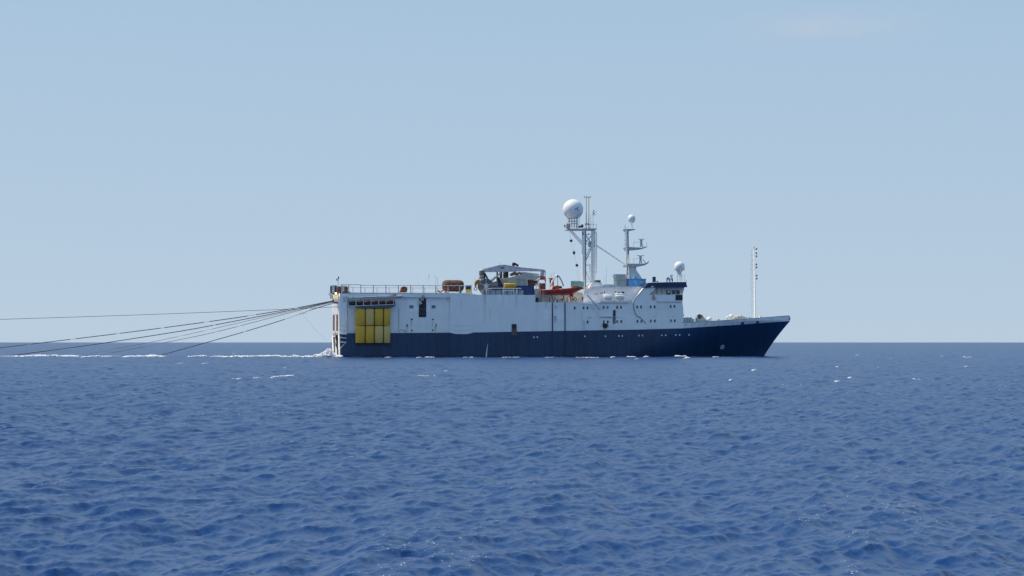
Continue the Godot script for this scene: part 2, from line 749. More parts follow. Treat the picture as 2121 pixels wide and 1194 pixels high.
func build_ship():
	vessel = thing("survey_vessel", "large blue and white seismic survey ship with radar domes towing cables", "ship", Vector3.ZERO)
	build_hull()
	build_walls()
	build_openings()
	build_stern()
	build_aft_deck()
	build_crane()
	build_boat_deck()
	build_bridge()
	build_masts()
	build_foredeck()
	build_cables()
	build_people()
	build_foam()

func build_hull():
	stem_low = at(1582, 740, -9.0)
	stem_high = at(1637, 665.5, -9.0)
	for q in [[703, 691.0], [932, 689.5], [1145, 686.0], [1300, 683.5], [1416, 680.5]]:
		var p := at(q[0], q[1])
		edge_line.append([p.x, p.y])
	for q in [[1459, 677.5, -0.8], [1518, 674, -2.5], [1587, 668.8, -6.0], [1637, 665.5, -9]]:
		var p := at(q[0], q[1], q[2])
		edge_line.append([p.x, p.y])
	for q in [[1408, 668.8, 0], [1420, 668.8, -0.1], [1459, 667, -0.8], [1500, 664.2, -1.8], [1560, 660, -4], [1630, 654.8, -8.6], [1637, 654.5, -9]]:
		var p := at(q[0], q[1], q[2])
		top_line.append([p.x, p.y])
	var s := st()
	var low := func(_x): return -2.2
	var edge := func(x): return along(edge_line, x)
	var top := func(x): return along(top_line, x)
	var wet := func(_x): return 0.22
	hull_band(s, wet, edge, 14, 0.0, true)
	# transom below the deck and the bottom
	var e0: float = along(edge_line, 0.0)
	bx(s, Vector3(0.15, (e0 - 2.2) / 2 - 0.01, -BEAM / 2), Vector3(0.3, e0 + 2.2, BEAM - 0.02))
	bx(s, Vector3(32, -2.1, -BEAM / 2), Vector3(63, 0.1, BEAM - 0.3))
	bx(s, Vector3(32, along(edge_line, 20.0) - 0.4, -BEAM / 2), Vector3(63, 0.2, BEAM - 0.4))
	var hull := part("hull", s, "hull_blue", vessel)
	hull.set_meta("label", "dark blue painted hull with raked bow")
	s = st()
	hull_band(s, low, wet, 3, 0.0, true)
	part("boot_top", s, "boot_top", hull)
	s = st()
	hull_band(s, edge, top, 4, at(1408, 675).x, false)
	var bul := part("bow_bulwark", s, "white", vessel)
	bul.set_meta("label", "white bulwark round the bow")
	s = st()      # capping rail of the bulwark
	var pts := []
	for i in 40:
		var x := lerpf(at(1412, 668).x, stem_x(along(top_line, stem_high.x)) - 0.05, i / 39.0)
		var y: float = along(top_line, x)
		pts.append(Vector3(x, y + 0.03, -9.0 + half_breadth(x, y) - 0.03))
	path(s, pts, 0.08)
	part("bulwark_rail", s, "grey", bul)
	# foredeck
	s = st()
	var v := PackedVector3Array()
	for i in 30:
		var xa := lerpf(at(1408, 675).x, stem_high.x - 0.6, i / 30.0)
		var xb := lerpf(at(1408, 675).x, stem_high.x - 0.6, (i + 1) / 30.0)
		var ya: float = along(edge_line, xa) + 0.05
		var yb: float = along(edge_line, xb) + 0.05
		var ha := half_breadth(xa, ya) - 0.05
		var hb := half_breadth(xb, yb) - 0.05
		var q := [Vector3(xa, ya, -9 - ha), Vector3(xb, yb, -9 - hb), Vector3(xb, yb, -9 + hb), Vector3(xa, ya, -9 + ha)]
		for e in [0, 1, 2, 0, 2, 3]:
			v.append(q[e])
	s.append_from(raw(v), 0, Transform3D())
	part("foredeck", s, "grey", vessel)
	# scraped paint along the bow's paint edge
	s = st()
	for i in 26:
		var px := 1478.0 + i * 1.75 + rng.randf_range(-0.6, 0.6)
		var p := on_hull(px, lerpf(677.0, 674.0, i / 26.0) + rng.randf_range(-0.6, 0.5), 0.012)
		ball(s, p, Vector3(rng.randf_range(0.06, 0.20), rng.randf_range(0.03, 0.10), 0.012), 8)
	part("rust_patch", s, "rust", hull)
	# bow thruster mark
	s = st()
	var c := on_hull(1496.5, 719.5, 0.02)
	var n := (on_hull(1497.5, 719.5) - on_hull(1495.5, 719.5)).cross(on_hull(1496.5, 718.5) - on_hull(1496.5, 720.5)).normalized()
	var right := Vector3.UP.cross(n).normalized()
	var face := Basis(right, n, right.cross(n))
	ring(s, c, 0.44, 0.055, face, 24)
	for a in [0.8, 2.37]:
		var d: Vector3 = right * cos(a) + n.cross(right) * sin(a)
		tube(s, c - d * 0.4, c + d * 0.4, 0.05, -1, 6)
	part("thruster_mark", s, "white", hull)
	# portholes
	var rim := TorusMesh.new()
	rim.inner_radius = 0.09
	rim.outer_radius = 0.175
	rim.rings = 16
	rim.ring_segments = 8
	var disc := CylinderMesh.new()
	disc.top_radius = 0.12
	disc.bottom_radius = 0.12
	disc.height = 0.05
	disc.radial_segments = 12
	for q in [[1106, 699], [1113, 699], [1211.5, 697.2], [1254, 697], [1282, 696.5], [1289, 696.5], [1323.5, 695.6], [1331, 695.6], [1371, 695], [1379, 695], [1400, 694.5], [1408, 694.5], [1427.5, 694]]:
		var o := shared("porthole", rim, "dome", vessel, on_hull(q[0], q[1], 0.02))
		o.rotation.x = PI / 2
		shared("pane", disc, "rope_pale", o, Vector3.ZERO)
	# scuppers and plate marks in the blue paint
	s = st()
	for q in [[741, 718, 1.6], [748, 718, 1.4], [768.5, 718, 1.8], [803, 718.5, 1.6], [826, 717.5, 1.6], [855, 717.5, 1.8], [875, 717.5, 1.6], [884, 717, 1.6], [853, 703, 1.2], [897, 704, 1.6], [1004, 694, 1.8], [1302, 684.6, 1.2]]:
		var p := on_hull(q[0], q[1], 0.01)
		s = st()
		bx(s, p, Vector3(q[2] * 0.16, 0.26, 0.03))
		part("scupper", s, "black", hull)

func build_walls():
	var s := st()      # recessed side of the streamer deck
	plate(s, [[703, 612], [932, 613], [932, 691.5], [703, 693]], -0.55, -17.45)
	part("recessed_side", s, "stained", vessel)
	s = st()           # overhanging edge of the upper deck
	plate(s, [[703, 608.2], [938, 609], [938, 617.2], [926, 617], [830, 616], [703, 616.3]], 0.0, -18.0)
	var o := part("upper_deck", s, "stained", vessel)
	s = st()
	bp(s, 703, 607.4, 980, 608.6, 0.06, -18.06)
	part("deck_edge", s, "rail", o)
	s = st()           # middle of the ship's side, with the boat deck cut out of it
	plate(s, [[932, 608.8], [978, 609], [990, 611], [1109, 611.5], [1109, 627], [1205.5, 627], [1205.5, 685.1], [1145, 686.1], [982, 689.0], [968, 692.4], [945, 692.4], [932, 689.6]], 0.006, -18.006)
	part("side_plating", s, "stained", vessel)
	s = st()           # accommodation
	plate(s, [[1205.5, 626.5], [1313.5, 626.5], [1313.5, 685], [1205.5, 687.5]], -0.10, -17.9)
	var acc := part("accommodation", s, "stained", vessel)
	acc.set_meta("label", "white accommodation block with two rows of small windows")
	s = st()           # proud plating of the accommodation, its edge cut in a slant like a stair
	plate(s, [[1222, 629.5], [1231, 629.5], [1246, 653], [1271, 655], [1271, 657.4], [1243, 657.4]], 0.02, -0.1)
	plate(s, [[1205, 627], [1222, 629.6], [1222, 631], [1207, 630.5], [1203.5, 633], [1203.5, 685.1], [1202.5, 685.1], [1202.5, 629]], 0.03, -0.1)
	plate(s, [[1272, 656], [1313.5, 656.5], [1313.5, 683.4], [1272, 684.0]], 0.02, -0.1)
	part("edge_plating", s, "stained", acc)
	s = st()           # forward block, its after edge curved up to the bridge roof
	plate(s, [[1313.2, 640], [1313, 622], [1320, 613.8], [1327.5, 605], [1335, 596.0], [1350, 595.6], [1358.5, 596.8], [1345.5, 610.6], [1361, 611.2], [1361, 625.8], [1413.6, 625.6], [1415.6, 640], [1416, 680.5], [1313.2, 683.4]], 0.006, -18.006)
	var fwd := part("forward_block", s, "stained", vessel)
	fwd.set_meta("label", "white block under the bridge with sloping after edge")
	s = st()           # pipe that follows the curved edge
	var pts := []
	for q in [[1335, 595.5], [1327.5, 605], [1320, 613.8], [1313.2, 622], [1312.6, 632], [1313.5, 641], [1316, 650], [1320, 655], [1327, 659], [1333, 665], [1338, 670]]:
		pts.append(at(q[0], q[1], 0.06))
	path(s, pts, 0.065)
	part("edge_pipe", s, "dark_grey", fwd)
	# house set back above the accommodation
	s = st()
	plate(s, [[1208, 627], [1209, 603], [1222, 596.5], [1335, 594.5], [1335, 603], [1326, 620], [1322, 627]], -2.2, -2.6)
	plate(s, [[1232, 627], [1234, 597], [1335, 595], [1335, 627]], -2.55, -15.8)
	var up := part("upper_house", s, "stained", vessel)
	s = st()
	bp(s, 1280, 594, 1338, 596.6, -1.9, -16.1)
	bp(s, 1222, 595.0, 1281, 596.8, -2.0, -16.0)
	part("roof_edge", s, "white", up)
	s = st()
	bp(s, 1242, 623.8, 1336, 624.6, -2.05, -2.3)
	part("ledge", s, "rail", up)
	# lip of the boat deck and the balcony over the accommodation
	s = st()
	bp(s, 1240, 625.4, 1304, 627.6, 0.25, -0.4)
	part("balcony", s, "white", acc)
	s = st()
	plate(s, [[1215, 612], [1218, 611.5], [1244, 641], [1241.5, 641.5]], 0.05, -0.1)
	part("stair_stringer", s, "rail", acc)
	s = st()
	bp(s, 1243, 656.2, 1279, 657.8, 0.12, -0.1)
	part("ledge", s, "grey", acc)
	# small rain ledges over the windows
	for q in [[1218, 657], [1284, 656.8], [1320, 656], [1352, 655], [1391, 654.4]]:
		s = st()
		bp(s, q[0], q[1], q[0] + 7.5, q[1] + 0.9, 0.07, -0.1)
		part("rain_ledge", s, "rail", acc)
	# vertical fender bars down the side
	for x in [1144.5, 1170.6]:
		s = st()
		bp(s, x - 1.0, 627, x + 1.0, 737, 0.14, -0.05)
		part("fender_bar", s, "navy", vessel)
	s = st()           # guard rails welded on the white side
	for y in [673.0, 682.0]:
		var arc := []
		for i in 9:
			var t := i / 8.0
			arc.append(at(936 + 37 * t, y + 1.4 * sin(PI * t), 0.05))
		path(s, arc, 0.05)
	for x in [951.5, 958.5]:
		tube(s, at(x, 656, 0.05), at(x, 691, 0.05), 0.05)
	part("guard_rail", s, "stained", vessel)
	s = st()           # hose hanging in a bight on the aft side
	pts = []
	for q in [[826, 640], [826, 672], [825, 683], [828, 691], [833, 694.5], [838, 692], [840, 686], [834, 683.5], [828, 684]]:
		pts.append(at(q[0], q[1], -0.1 if q[1] > 690 else -0.48))
	path(s, pts, 0.035)
	part("hose", s, "rope_grey", vessel)

func build_openings():
	# shared window: frame with a pane
	var f := st()
	var w := 0.40
	var h := 0.62
	bx(f, Vector3(-w / 2, 0, 0), Vector3(0.07, h + 0.07, 0.06))
	bx(f, Vector3(w / 2, 0, 0), Vector3(0.07, h + 0.07, 0.06))
	bx(f, Vector3(0, h / 2, 0), Vector3(w - 0.07, 0.07, 0.06))
	bx(f, Vector3(0, -h / 2, 0), Vector3(w - 0.07, 0.07, 0.06))
	var frame := f.commit()
	f = st()
	bx(f, Vector3.ZERO, Vector3(w - 0.07, h - 0.07, 0.03))
	var pane := f.commit()
	var rows := [[1190.5, 638.5, 0], [1209, 638, 0], [1217, 638, 0], [1250.5, 637.3, 0], [1258.5, 637.3, 1], [1278.5, 637, 0], [1286.5, 637, 0], [1320, 636.4, 0], [1328, 636.2, 0], [1348, 636, 0], [1356, 636, 0], [1389.3, 635.2, 0], [1397.3, 635, 0],
		[1217, 667.5, 0], [1251, 667, 0], [1259, 667, 0], [1278.5, 666.5, 1], [1287, 666.5, 0], [1320.5, 666, 0], [1328.7, 666, 1], [1348.3, 665.3, 1], [1356.5, 665.3, 0], [1390, 664.8, 1], [1398, 664.7, 0]]
	for q in rows:
		var z := 0.02 if q[0] > 1313 or q[0] < 1205 or (q[0] > 1272 and q[1] > 656) else -0.09
		var o := shared("window", frame, "white", vessel, at(q[0], q[1], z))
		shared("pane", pane, "curtain_glass" if q[2] else "glass", o, Vector3(0, 0, 0.006))
	# tall dark doorway and other openings in the accommodation side
	var s := st()
	bp(s, 1270.3, 643, 1272.2, 671, 0.03, -0.1)
	part("doorway", s, "black", vessel)
	s = st()
	bp(s, 1272.8, 642.5, 1275.2, 671, 0.03, -0.1)
	part("doorway", s, "black", vessel)
	s = st()      # anchor-like fitting
	plate(s, [[1249, 670], [1260, 671], [1258.5, 674], [1261, 675], [1257, 679.5], [1253, 680.5], [1249, 678]], 0.25, -0.1)
	tube(s, at(1253, 676, 0.2), at(1253.4, 684, 0.2), 0.06)
	part("hull_fitting", s, "black", vessel)
	s = st()
	plate(s, [[1205, 666], [1207, 663.5], [1210, 663.5], [1211.6, 666], [1211.6, 679], [1209, 682.5], [1205.5, 680]], 0.02, -0.1)
	part("access_hatch", s, "white", vessel)
	# upper house openings
	for q in [[1279.5, 606, 1285, 609], [1288, 604.5, 1293, 609.5], [1274, 604, 1276.3, 606.2], [1251, 604.5, 1253, 608], [1243, 607, 1249, 608.4]]:
		s = st()
		bp(s, q[0], q[1], q[2], q[3], -2.15, -2.25)
		part("house_window", s, "glass", vessel)
	s = st()
	var a := at(1235.3, 609.6, -2.14)
	bx(s, a, Vector3(0.6, 0.28, 0.1))
	part("vent", s, "rail", vessel)
	# shell door, brown below and dark above
	s = st()
	bp(s, 1059.8, 671.5, 1070.2, 672.8, 0.12, -0.05)
	bp(s, 1059.8, 672.8, 1061, 695, 0.12, -0.05)
	bp(s, 1069, 672.8, 1070.2, 695, 0.12, -0.05)
	var o := part("shell_door", s, "dark_grey", vessel)
	s = st()
	bp(s, 1061, 672.8, 1069, 681, 0.05, -0.05)
	part("opening", s, "black", o)
	s = st()
	bp(s, 1061, 681, 1069, 695, 0.08, -0.05)
	part("door_leaf", s, "door_brown", o)
	# pilot opening in the recessed side with its small davit
	s = st()
	plate(s, [[868, 619.5], [882.5, 618.5], [883, 655], [881.5, 657.4], [868.5, 657.4], [867, 655]], -0.50, -0.6)
	var pilot := part("side_opening", s, "black", vessel)
	s = st()
	tube(s, at(875.5, 613, -0.2), at(875.5, 623, -0.2), 0.18)
	tube(s, at(875, 617, -0.1), at(867, 632, -0.1), 0.14)
	tube(s, at(868, 624, -0.15), at(873, 630, -0.15), 0.22)
	ball(s, at(869.5, 629, -0.1), Vector3(0.35, 0.3, 0.25), 10)
	ball(s, at(876, 615, -0.1), Vector3(0.42, 0.4, 0.25), 10)
	part("davit", s, "beige", pilot)
	for y in [640.3, 650.3]:
		s = st()
		bp(s, 870, y, 882, y + 0.9, -0.45, -0.52)
		part("rail", s, "dark_grey", pilot)
	for q in [[852, 635.8], [897.8, 635.8]]:      # square vents
		s = st()
		bp(s, q[0] - 4.2, q[1] - 3.3, q[0] + 4.2, q[1] + 3.4, -0.48, -0.6)
		var v := part("square_vent", s, "grey", vessel)
		s = st()
		bp(s, q[0] - 3.0, q[1] - 2.4, q[0] - 0.4, q[1] + 2.5, -0.44, -0.5)
		bp(s, q[0] + 0.4, q[1] - 2.4, q[0] + 3.0, q[1] + 2.5, -0.44, -0.5)
		part("louvre", s, "dark_grey", v)
	for q in [[853, 662], [896.5, 662], [852.8, 685], [896.4, 684.6]]:
		s = st()
		ball(s, at(q[0], q[1], -0.52), Vector3(0.22, 0.14, 0.08), 10)
		part("fairlead", s, "black", vessel)
	for q in [843.6, 903.5]:
		s = st()
		bp(s, q - 0.8, 671.5, q + 0.8, 677.5, -0.46, -0.6)
		part("slot", s, "dark_grey", vessel)

func build_stern():
	# stern frame: corner posts, the beam across and the openings of the transom
	var s := st()
	bp(s, 702.2, 616.3, 718.3, 693, 0.0, -2.0)
	part("corner_post", s, "stained", vessel)
	var x0 := at(702.2, 650).x
	var y_top := at(703, 632).y
	var y_low := at(703, 692).y
	var y_deck := at(703, 610).y
	s = st()
	bx(s, Vector3(x0 + 0.8, (y_low + y_deck) / 2, -17.0), Vector3(1.6, y_deck - y_low, 2.0))
	part("corner_post", s, "white", vessel)
	s = st()
	bx(s, Vector3(x0 + 0.4, (y_top + y_deck) / 2 - 0.9, -9.0), Vector3(0.8, y_deck - y_top + 1.8, 14.0))
	bx(s, Vector3(x0 + 0.4, (y_low + y_top) / 2 - 1.0, -9.3), Vector3(0.8, y_top - y_low - 1.8, 3.6))
	bx(s, Vector3(x0 + 0.3, y_low + 0.05, -9.0), Vector3(1.0, 0.5, 14.0))
	part("transom_frame", s, "white", vessel)
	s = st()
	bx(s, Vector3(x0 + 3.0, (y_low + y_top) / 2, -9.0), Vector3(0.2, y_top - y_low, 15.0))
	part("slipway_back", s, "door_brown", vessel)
	for z in [-4.7, -13.4]:  # dark flush panels, painting the shade inside the transom openings
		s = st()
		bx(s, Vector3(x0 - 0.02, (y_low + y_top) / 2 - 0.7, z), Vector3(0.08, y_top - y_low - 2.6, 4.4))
		part("opening_shade_panel", s, "door_brown", vessel)
	s = st()      # platform at the slipway's foot
	bx(s, Vector3(x0 - 0.3, at(703, 690).y, -6.0), Vector3(0.7, 0.15, 6.0))
	for z in [-3.5, -6.0, -8.5]:
		tube(s, Vector3(x0 - 0.5, at(703, 697).y, z), Vector3(x0 - 0.5, at(703, 685).y, z), 0.12)
	bx(s, Vector3(x0 - 0.5, at(703, 697).y, -6.0), Vector3(0.2, 0.2, 6.0))
	part("stern_platform", s, "white", vessel)
	for z in [-1.2, -9.0, -16.8]:      # rubbing posts down into the water
		s = st()
		tube(s, Vector3(x0 + 0.15, y_low, z), Vector3(0.05, -0.3, z), 0.28, 0.42, 10)
		part("rubbing_post", s, "grey", vessel)
	# ladder frame on the quarter
	s = st()
	tube(s, at(717, 666.5, 0.25), at(717, 692, 0.25), 0.11)
	tube(s, at(703, 660, 0.25), at(703.3, 712, 0.25), 0.09)
	for q in [[673, 0.11], [682, 0.11], [691.6, 0.17], [700.2, 0.08], [709.2, 0.08]]:
		tube(s, at(702, q[0] - 0.6, 0.25), at(717.3, q[0] + 0.6, 0.25), q[1])
	tube(s, at(715, 711, 0.2), at(703.5, 723, 0.1), 0.05)
	for q in [[703, 668], [717, 668], [703, 709], [716, 709]]:
		tube(s, at(q[0], q[1], 0.25), at(q[0], q[1], -0.1), 0.07)
	part("quarter_ladder", s, "dome", vessel)
	# gear on the stern gantry
	s = st()
	for q in [[684.5, 593], [687.5, 592], [692, 591.5], [696.5, 592]]:
		tube(s, at(q[0], q[1], -5.0), at(q[0], 612.5, -5.0), 0.13)
	bx(s, at(691, 601.5, -6.5), Vector3(1.1, 1.9, 2.6))
	var cage := part("winch_cage", s, "dark_grey", vessel)
	s = st()
	bx(s, at(690, 600, -5.0), Vector3(0.5, 1.5, 0.5))
	part("winch_panel", s, "rail", cage)
	s = st()
	bx(s, at(703.5, 600.5, -2.5), Vector3(1.1, 1.3, 1.2))
	bx(s, at(716.5, 600, -2.5), Vector3(0.7, 1.0, 1.2))
	bx(s, at(712, 606.5, -2.5), Vector3(2.6, 0.35, 1.6))
	part("control_stand", s, "door_brown", vessel)
	s = st()
	bx(s, at(710, 598.5, -2.0), Vector3(0.5, 1.2, 0.4))
	bx(s, at(711, 593.6, -2.0), Vector3(1.5, 0.22, 0.5))
	part("control_screen", s, "beige", vessel)
	s = st()
	tube(s, at(680.5, 609.5, -3.0), at(687, 611, -3.0), 0.22)
	tube(s, at(681, 606.5, -3), at(681, 610.5, -3), 0.10)
	bx(s, at(686, 614.5, -3.5), Vector3(0.7, 0.9, 1.0))
	tube(s, at(689, 612, -1), at(691, 622, -1), 0.2)
	bx(s, at(695, 618, -2.0), Vector3(0.9, 1.5, 2.0))
	part("tow_outrigger", s, "white", vessel)
	for z in [-1.4, -4.0, -7.0]:
		s = st()
		var c := at(694, 623, z)
		turned(s, c + Vector3(0, 0, -0.2), Vector3.BACK, [[0.01, 0.0], [0.62, 0.0], [0.62, 0.08], [0.5, 0.15], [0.5, 0.25], [0.62, 0.32], [0.62, 0.4], [0.01, 0.4]], 18)
		part("tow_sheave", s, "dark_grey", vessel)
	# stern mast with its lanterns
	s = st()
	tube(s, at(700.3, 594, -2.0), at(700.1, 573, -2.0), 0.06)
	part("stern_mast", s, "rail", vessel)
	s = st()
	tube(s, at(701, 578.5, -2.0), at(700.9, 573.5, -2.0), 0.12)
	ball(s, at(697.4, 579.6, -2.0), Vector3(0.17, 0.17, 0.17), 10)
	tube(s, at(697.4, 579.6, -2.0), at(700.3, 582.5, -2.0), 0.06)
	part("mast_lantern", s, "navy", vessel)
	# the lit deck lamp
	var lamp_at := at(695.3, 608.2, -0.6)
	s = st()
	bx(s, lamp_at + Vector3(0.12, 0.0, -0.12), Vector3(0.3, 0.34, 0.2))
	var lamp := part("deck_lamp", s, "dark_grey", vessel)
	s = st()
	ball(s, lamp_at + Vector3(0, 0, 0.06), Vector3(0.20, 0.20, 0.12), 14)
	part("lamp_lens", s, "bulb", lamp)
	var li := OmniLight3D.new()
	li.name = "deck_lamp_glow"
	li.position = ship * (lamp_at + Vector3(0, 0, 0.22))
	li.light_color = Color(1.0, 0.82, 0.5)
	li.light_energy = 1.5
	li.light_size = 0.15
	li.omni_range = 30.0
	li.omni_attenuation = 2.0
	li.shadow_enabled = true
	add_child(li)
	# lattice boom stowed under the deck edge
	s = st()
	var a0 := at(722, 622, 0.35)
	var a1 := at(836, 614.6, 0.35)
	var b0 := at(712, 617.6, 0.35)
	var b1 := at(835, 613.2, 0.35)
	tube(s, a0, a1, 0.09)
	tube(s, b0, b1, 0.09)
	for i in 9:
		tube(s, a0.lerp(a1, i / 9.0), b0.lerp(b1, (i + 0.5) / 9.0), 0.05, -1, 6)
		tube(s, b0.lerp(b1, (i + 0.5) / 9.0), a0.lerp(a1, (i + 1) / 9.0), 0.05, -1, 6)
	bx(s, at(715, 619, 0.2), Vector3(0.9, 0.9, 0.5))
	part("lattice_boom", s, "rail", vessel)
	# rack with the dark fenders above the yellow floats
	s = st()
	plate(s, [[722, 633.8], [820, 630.2], [819, 631.6], [722, 635.4]], 1.15, 1.0)
	tube(s, at(722, 635.4, 0.1), at(722, 634.6, 1.1), 0.06)
	for i in 6:
		var x := 737.0 + i * 15.6
		tube(s, at(x, 623.5, 1.05), at(x, 633.4 - (x - 722) * 0.036, 1.05), 0.07)
	var rack := part("fender_rack", s, "rail", vessel)
	s = st()
	plate(s, [[736, 636.5], [745, 634.6], [812, 631.8], [820, 631.5], [812, 637.8], [740, 639]], 0.9, -0.5)
	part("rack_floor", s, "dark_grey", rack)
	for i in 6:
		var x := 729.5 + i * 15.8
		s = st()
		var c := at(x, 628.3 - i * 0.25, 0.45)
		var half := 0.74 if i < 5 else 1.0
		turned(s, c - Vector3(half, 0, 0), Vector3.RIGHT, [[0.05, 0.0], [0.34, 0.08], [0.46, 0.26], [0.46, 2.0 * half - 0.26], [0.34 if i < 5 else 0.2, 2.0 * half - 0.08], [0.05, 2.0 * half]], 16)
		single("fender", s, "black" if i == 0 else "fender_red", ["black cylindrical fender in the rack above the yellow floats", "dark red fender right beside the black fender", "dark red fender, second along from the black one", "dark red fender, third along from the black one", "dark red fender, fourth along from the black one", "longest dark red fender at the rack's pointed end"][i], "fender", c - Vector3(0, 0.46, 0), "fenders in the rack")
	# yellow floats hung on the quarter
	var cols := [[736.2, 756.2], [757.4, 775.0], [776.2, 794.0], [795.2, 808.6]]
	var levels := [[640.0, 674.2], [675.6, 710.8]]
	var pale := [[0, 0], [1, 0], [0, 1], [0, 1]]
	for i in 4:
		for j in 2:
			var p0 := at(cols[i][0], levels[j][1], 0.95)
			var p1 := at(cols[i][1], levels[j][0], 0.95)
			var t := thing("tow_float", "%s float %s the %s one, %s" % [["yellow", "pale yellow"][pale[i][j]], ["hung above", "hung below"][j], "yellow" if (pale[i][1 - j] == 0) else "pale yellow", ["by the corner post", "second from the corner post", "third from the corner post", "narrow, farthest from the corner post"][i]], "float", Vector3((p0.x + p1.x) / 2, p0.y, 0.45), "yellow floats hung on the quarter")
			float_body(t, p0, p1, "float_pale" if pale[i][j] else "float_yellow")
	s = st()
	for x in [756.8, 775.6, 794.6]:
		bp(s, x - 0.6, 639, x + 0.6, 711.5, 0.5, -0.5)
	bp(s, 735, 711.2, 809.5, 712.4, 0.8, -0.1)
	part("float_cradle", s, "black", vessel)

func float_body(t: Node3D, p0: Vector3, p1: Vector3, m: String):
	var w := p1.x - p0.x
	var h := p1.y - p0.y
	var c := Vector3((p0.x + p1.x) / 2, p0.y, 0.46)
	var s := st()
	var v := PackedVector3Array()
	var section := []
	for k in 28:
		var an := TAU * k / 28.0
		var cx := signf(cos(an)) * pow(absf(cos(an)), 0.55) * w / 2
		var cz := signf(sin(an)) * pow(absf(sin(an)), 0.8) * 0.48
		section.append(Vector2(cx, cz))
	var levels := [[0.0, 0.9], [0.06, 1.0], [h - 0.06, 1.0], [h, 0.9]]
	for j in 3:
		for k in 28:
			var q := []
			for e in [[j, k], [j + 1, k], [j + 1, k + 1], [j, k + 1]]:
				var p: Vector2 = section[e[1] % 28] * levels[e[0]][1]
				q.append(c + Vector3(p.x, levels[e[0]][0], p.y))
			for e in [0, 2, 1, 0, 3, 2]:
				v.append(q[e])
	for k in 28:
		for lv in [0, 3]:
			var pa: Vector2 = section[k] * 0.9
			var pb: Vector2 = section[(k + 1) % 28] * 0.9
			var y: float = levels[lv][0]
			var tri := [c + Vector3(0, y, 0), c + Vector3(pa.x, y, pa.y), c + Vector3(pb.x, y, pb.y)]
			for e in ([0, 2, 1] if lv == 0 else [0, 1, 2]):
				v.append(tri[e])
	s.append_from(raw(v, PackedVector2Array(), 1), 0, Transform3D())
	part("body", s, m, t)
	s = st()
	for y in [0.10, h - 0.10]:
		for k in 28:
			var pa: Vector2 = section[k] * 1.005
			var pb: Vector2 = section[(k + 1) % 28] * 1.005
			tube(s, c + Vector3(pa.x, y, pa.y), c + Vector3(pb.x, y, pb.y), 0.025, -1, 5)
	part("band", s, "float_yellow", t)

func life_ring(px: float, py: float, z: float, label: String, m := "orange"):
	var s := st()
	var c := at(px, py, z)
	ring(s, c, 0.30, 0.085, Basis(Vector3.RIGHT, PI / 2), 20)
	var t := thing("life_ring", label, "life ring", c - Vector3(0, 0.38, 0), "life rings on the rails")
	part("ring", s, m, t)
	s = st()
	for k in 4:
		var an := TAU * (k + 0.5) / 4.0
		bx(s, c + Vector3(cos(an), sin(an), 0) * 0.30, Vector3(0.18, 0.07, 0.185), Basis(Vector3.BACK, an))
	part("band", s, "dome", t)

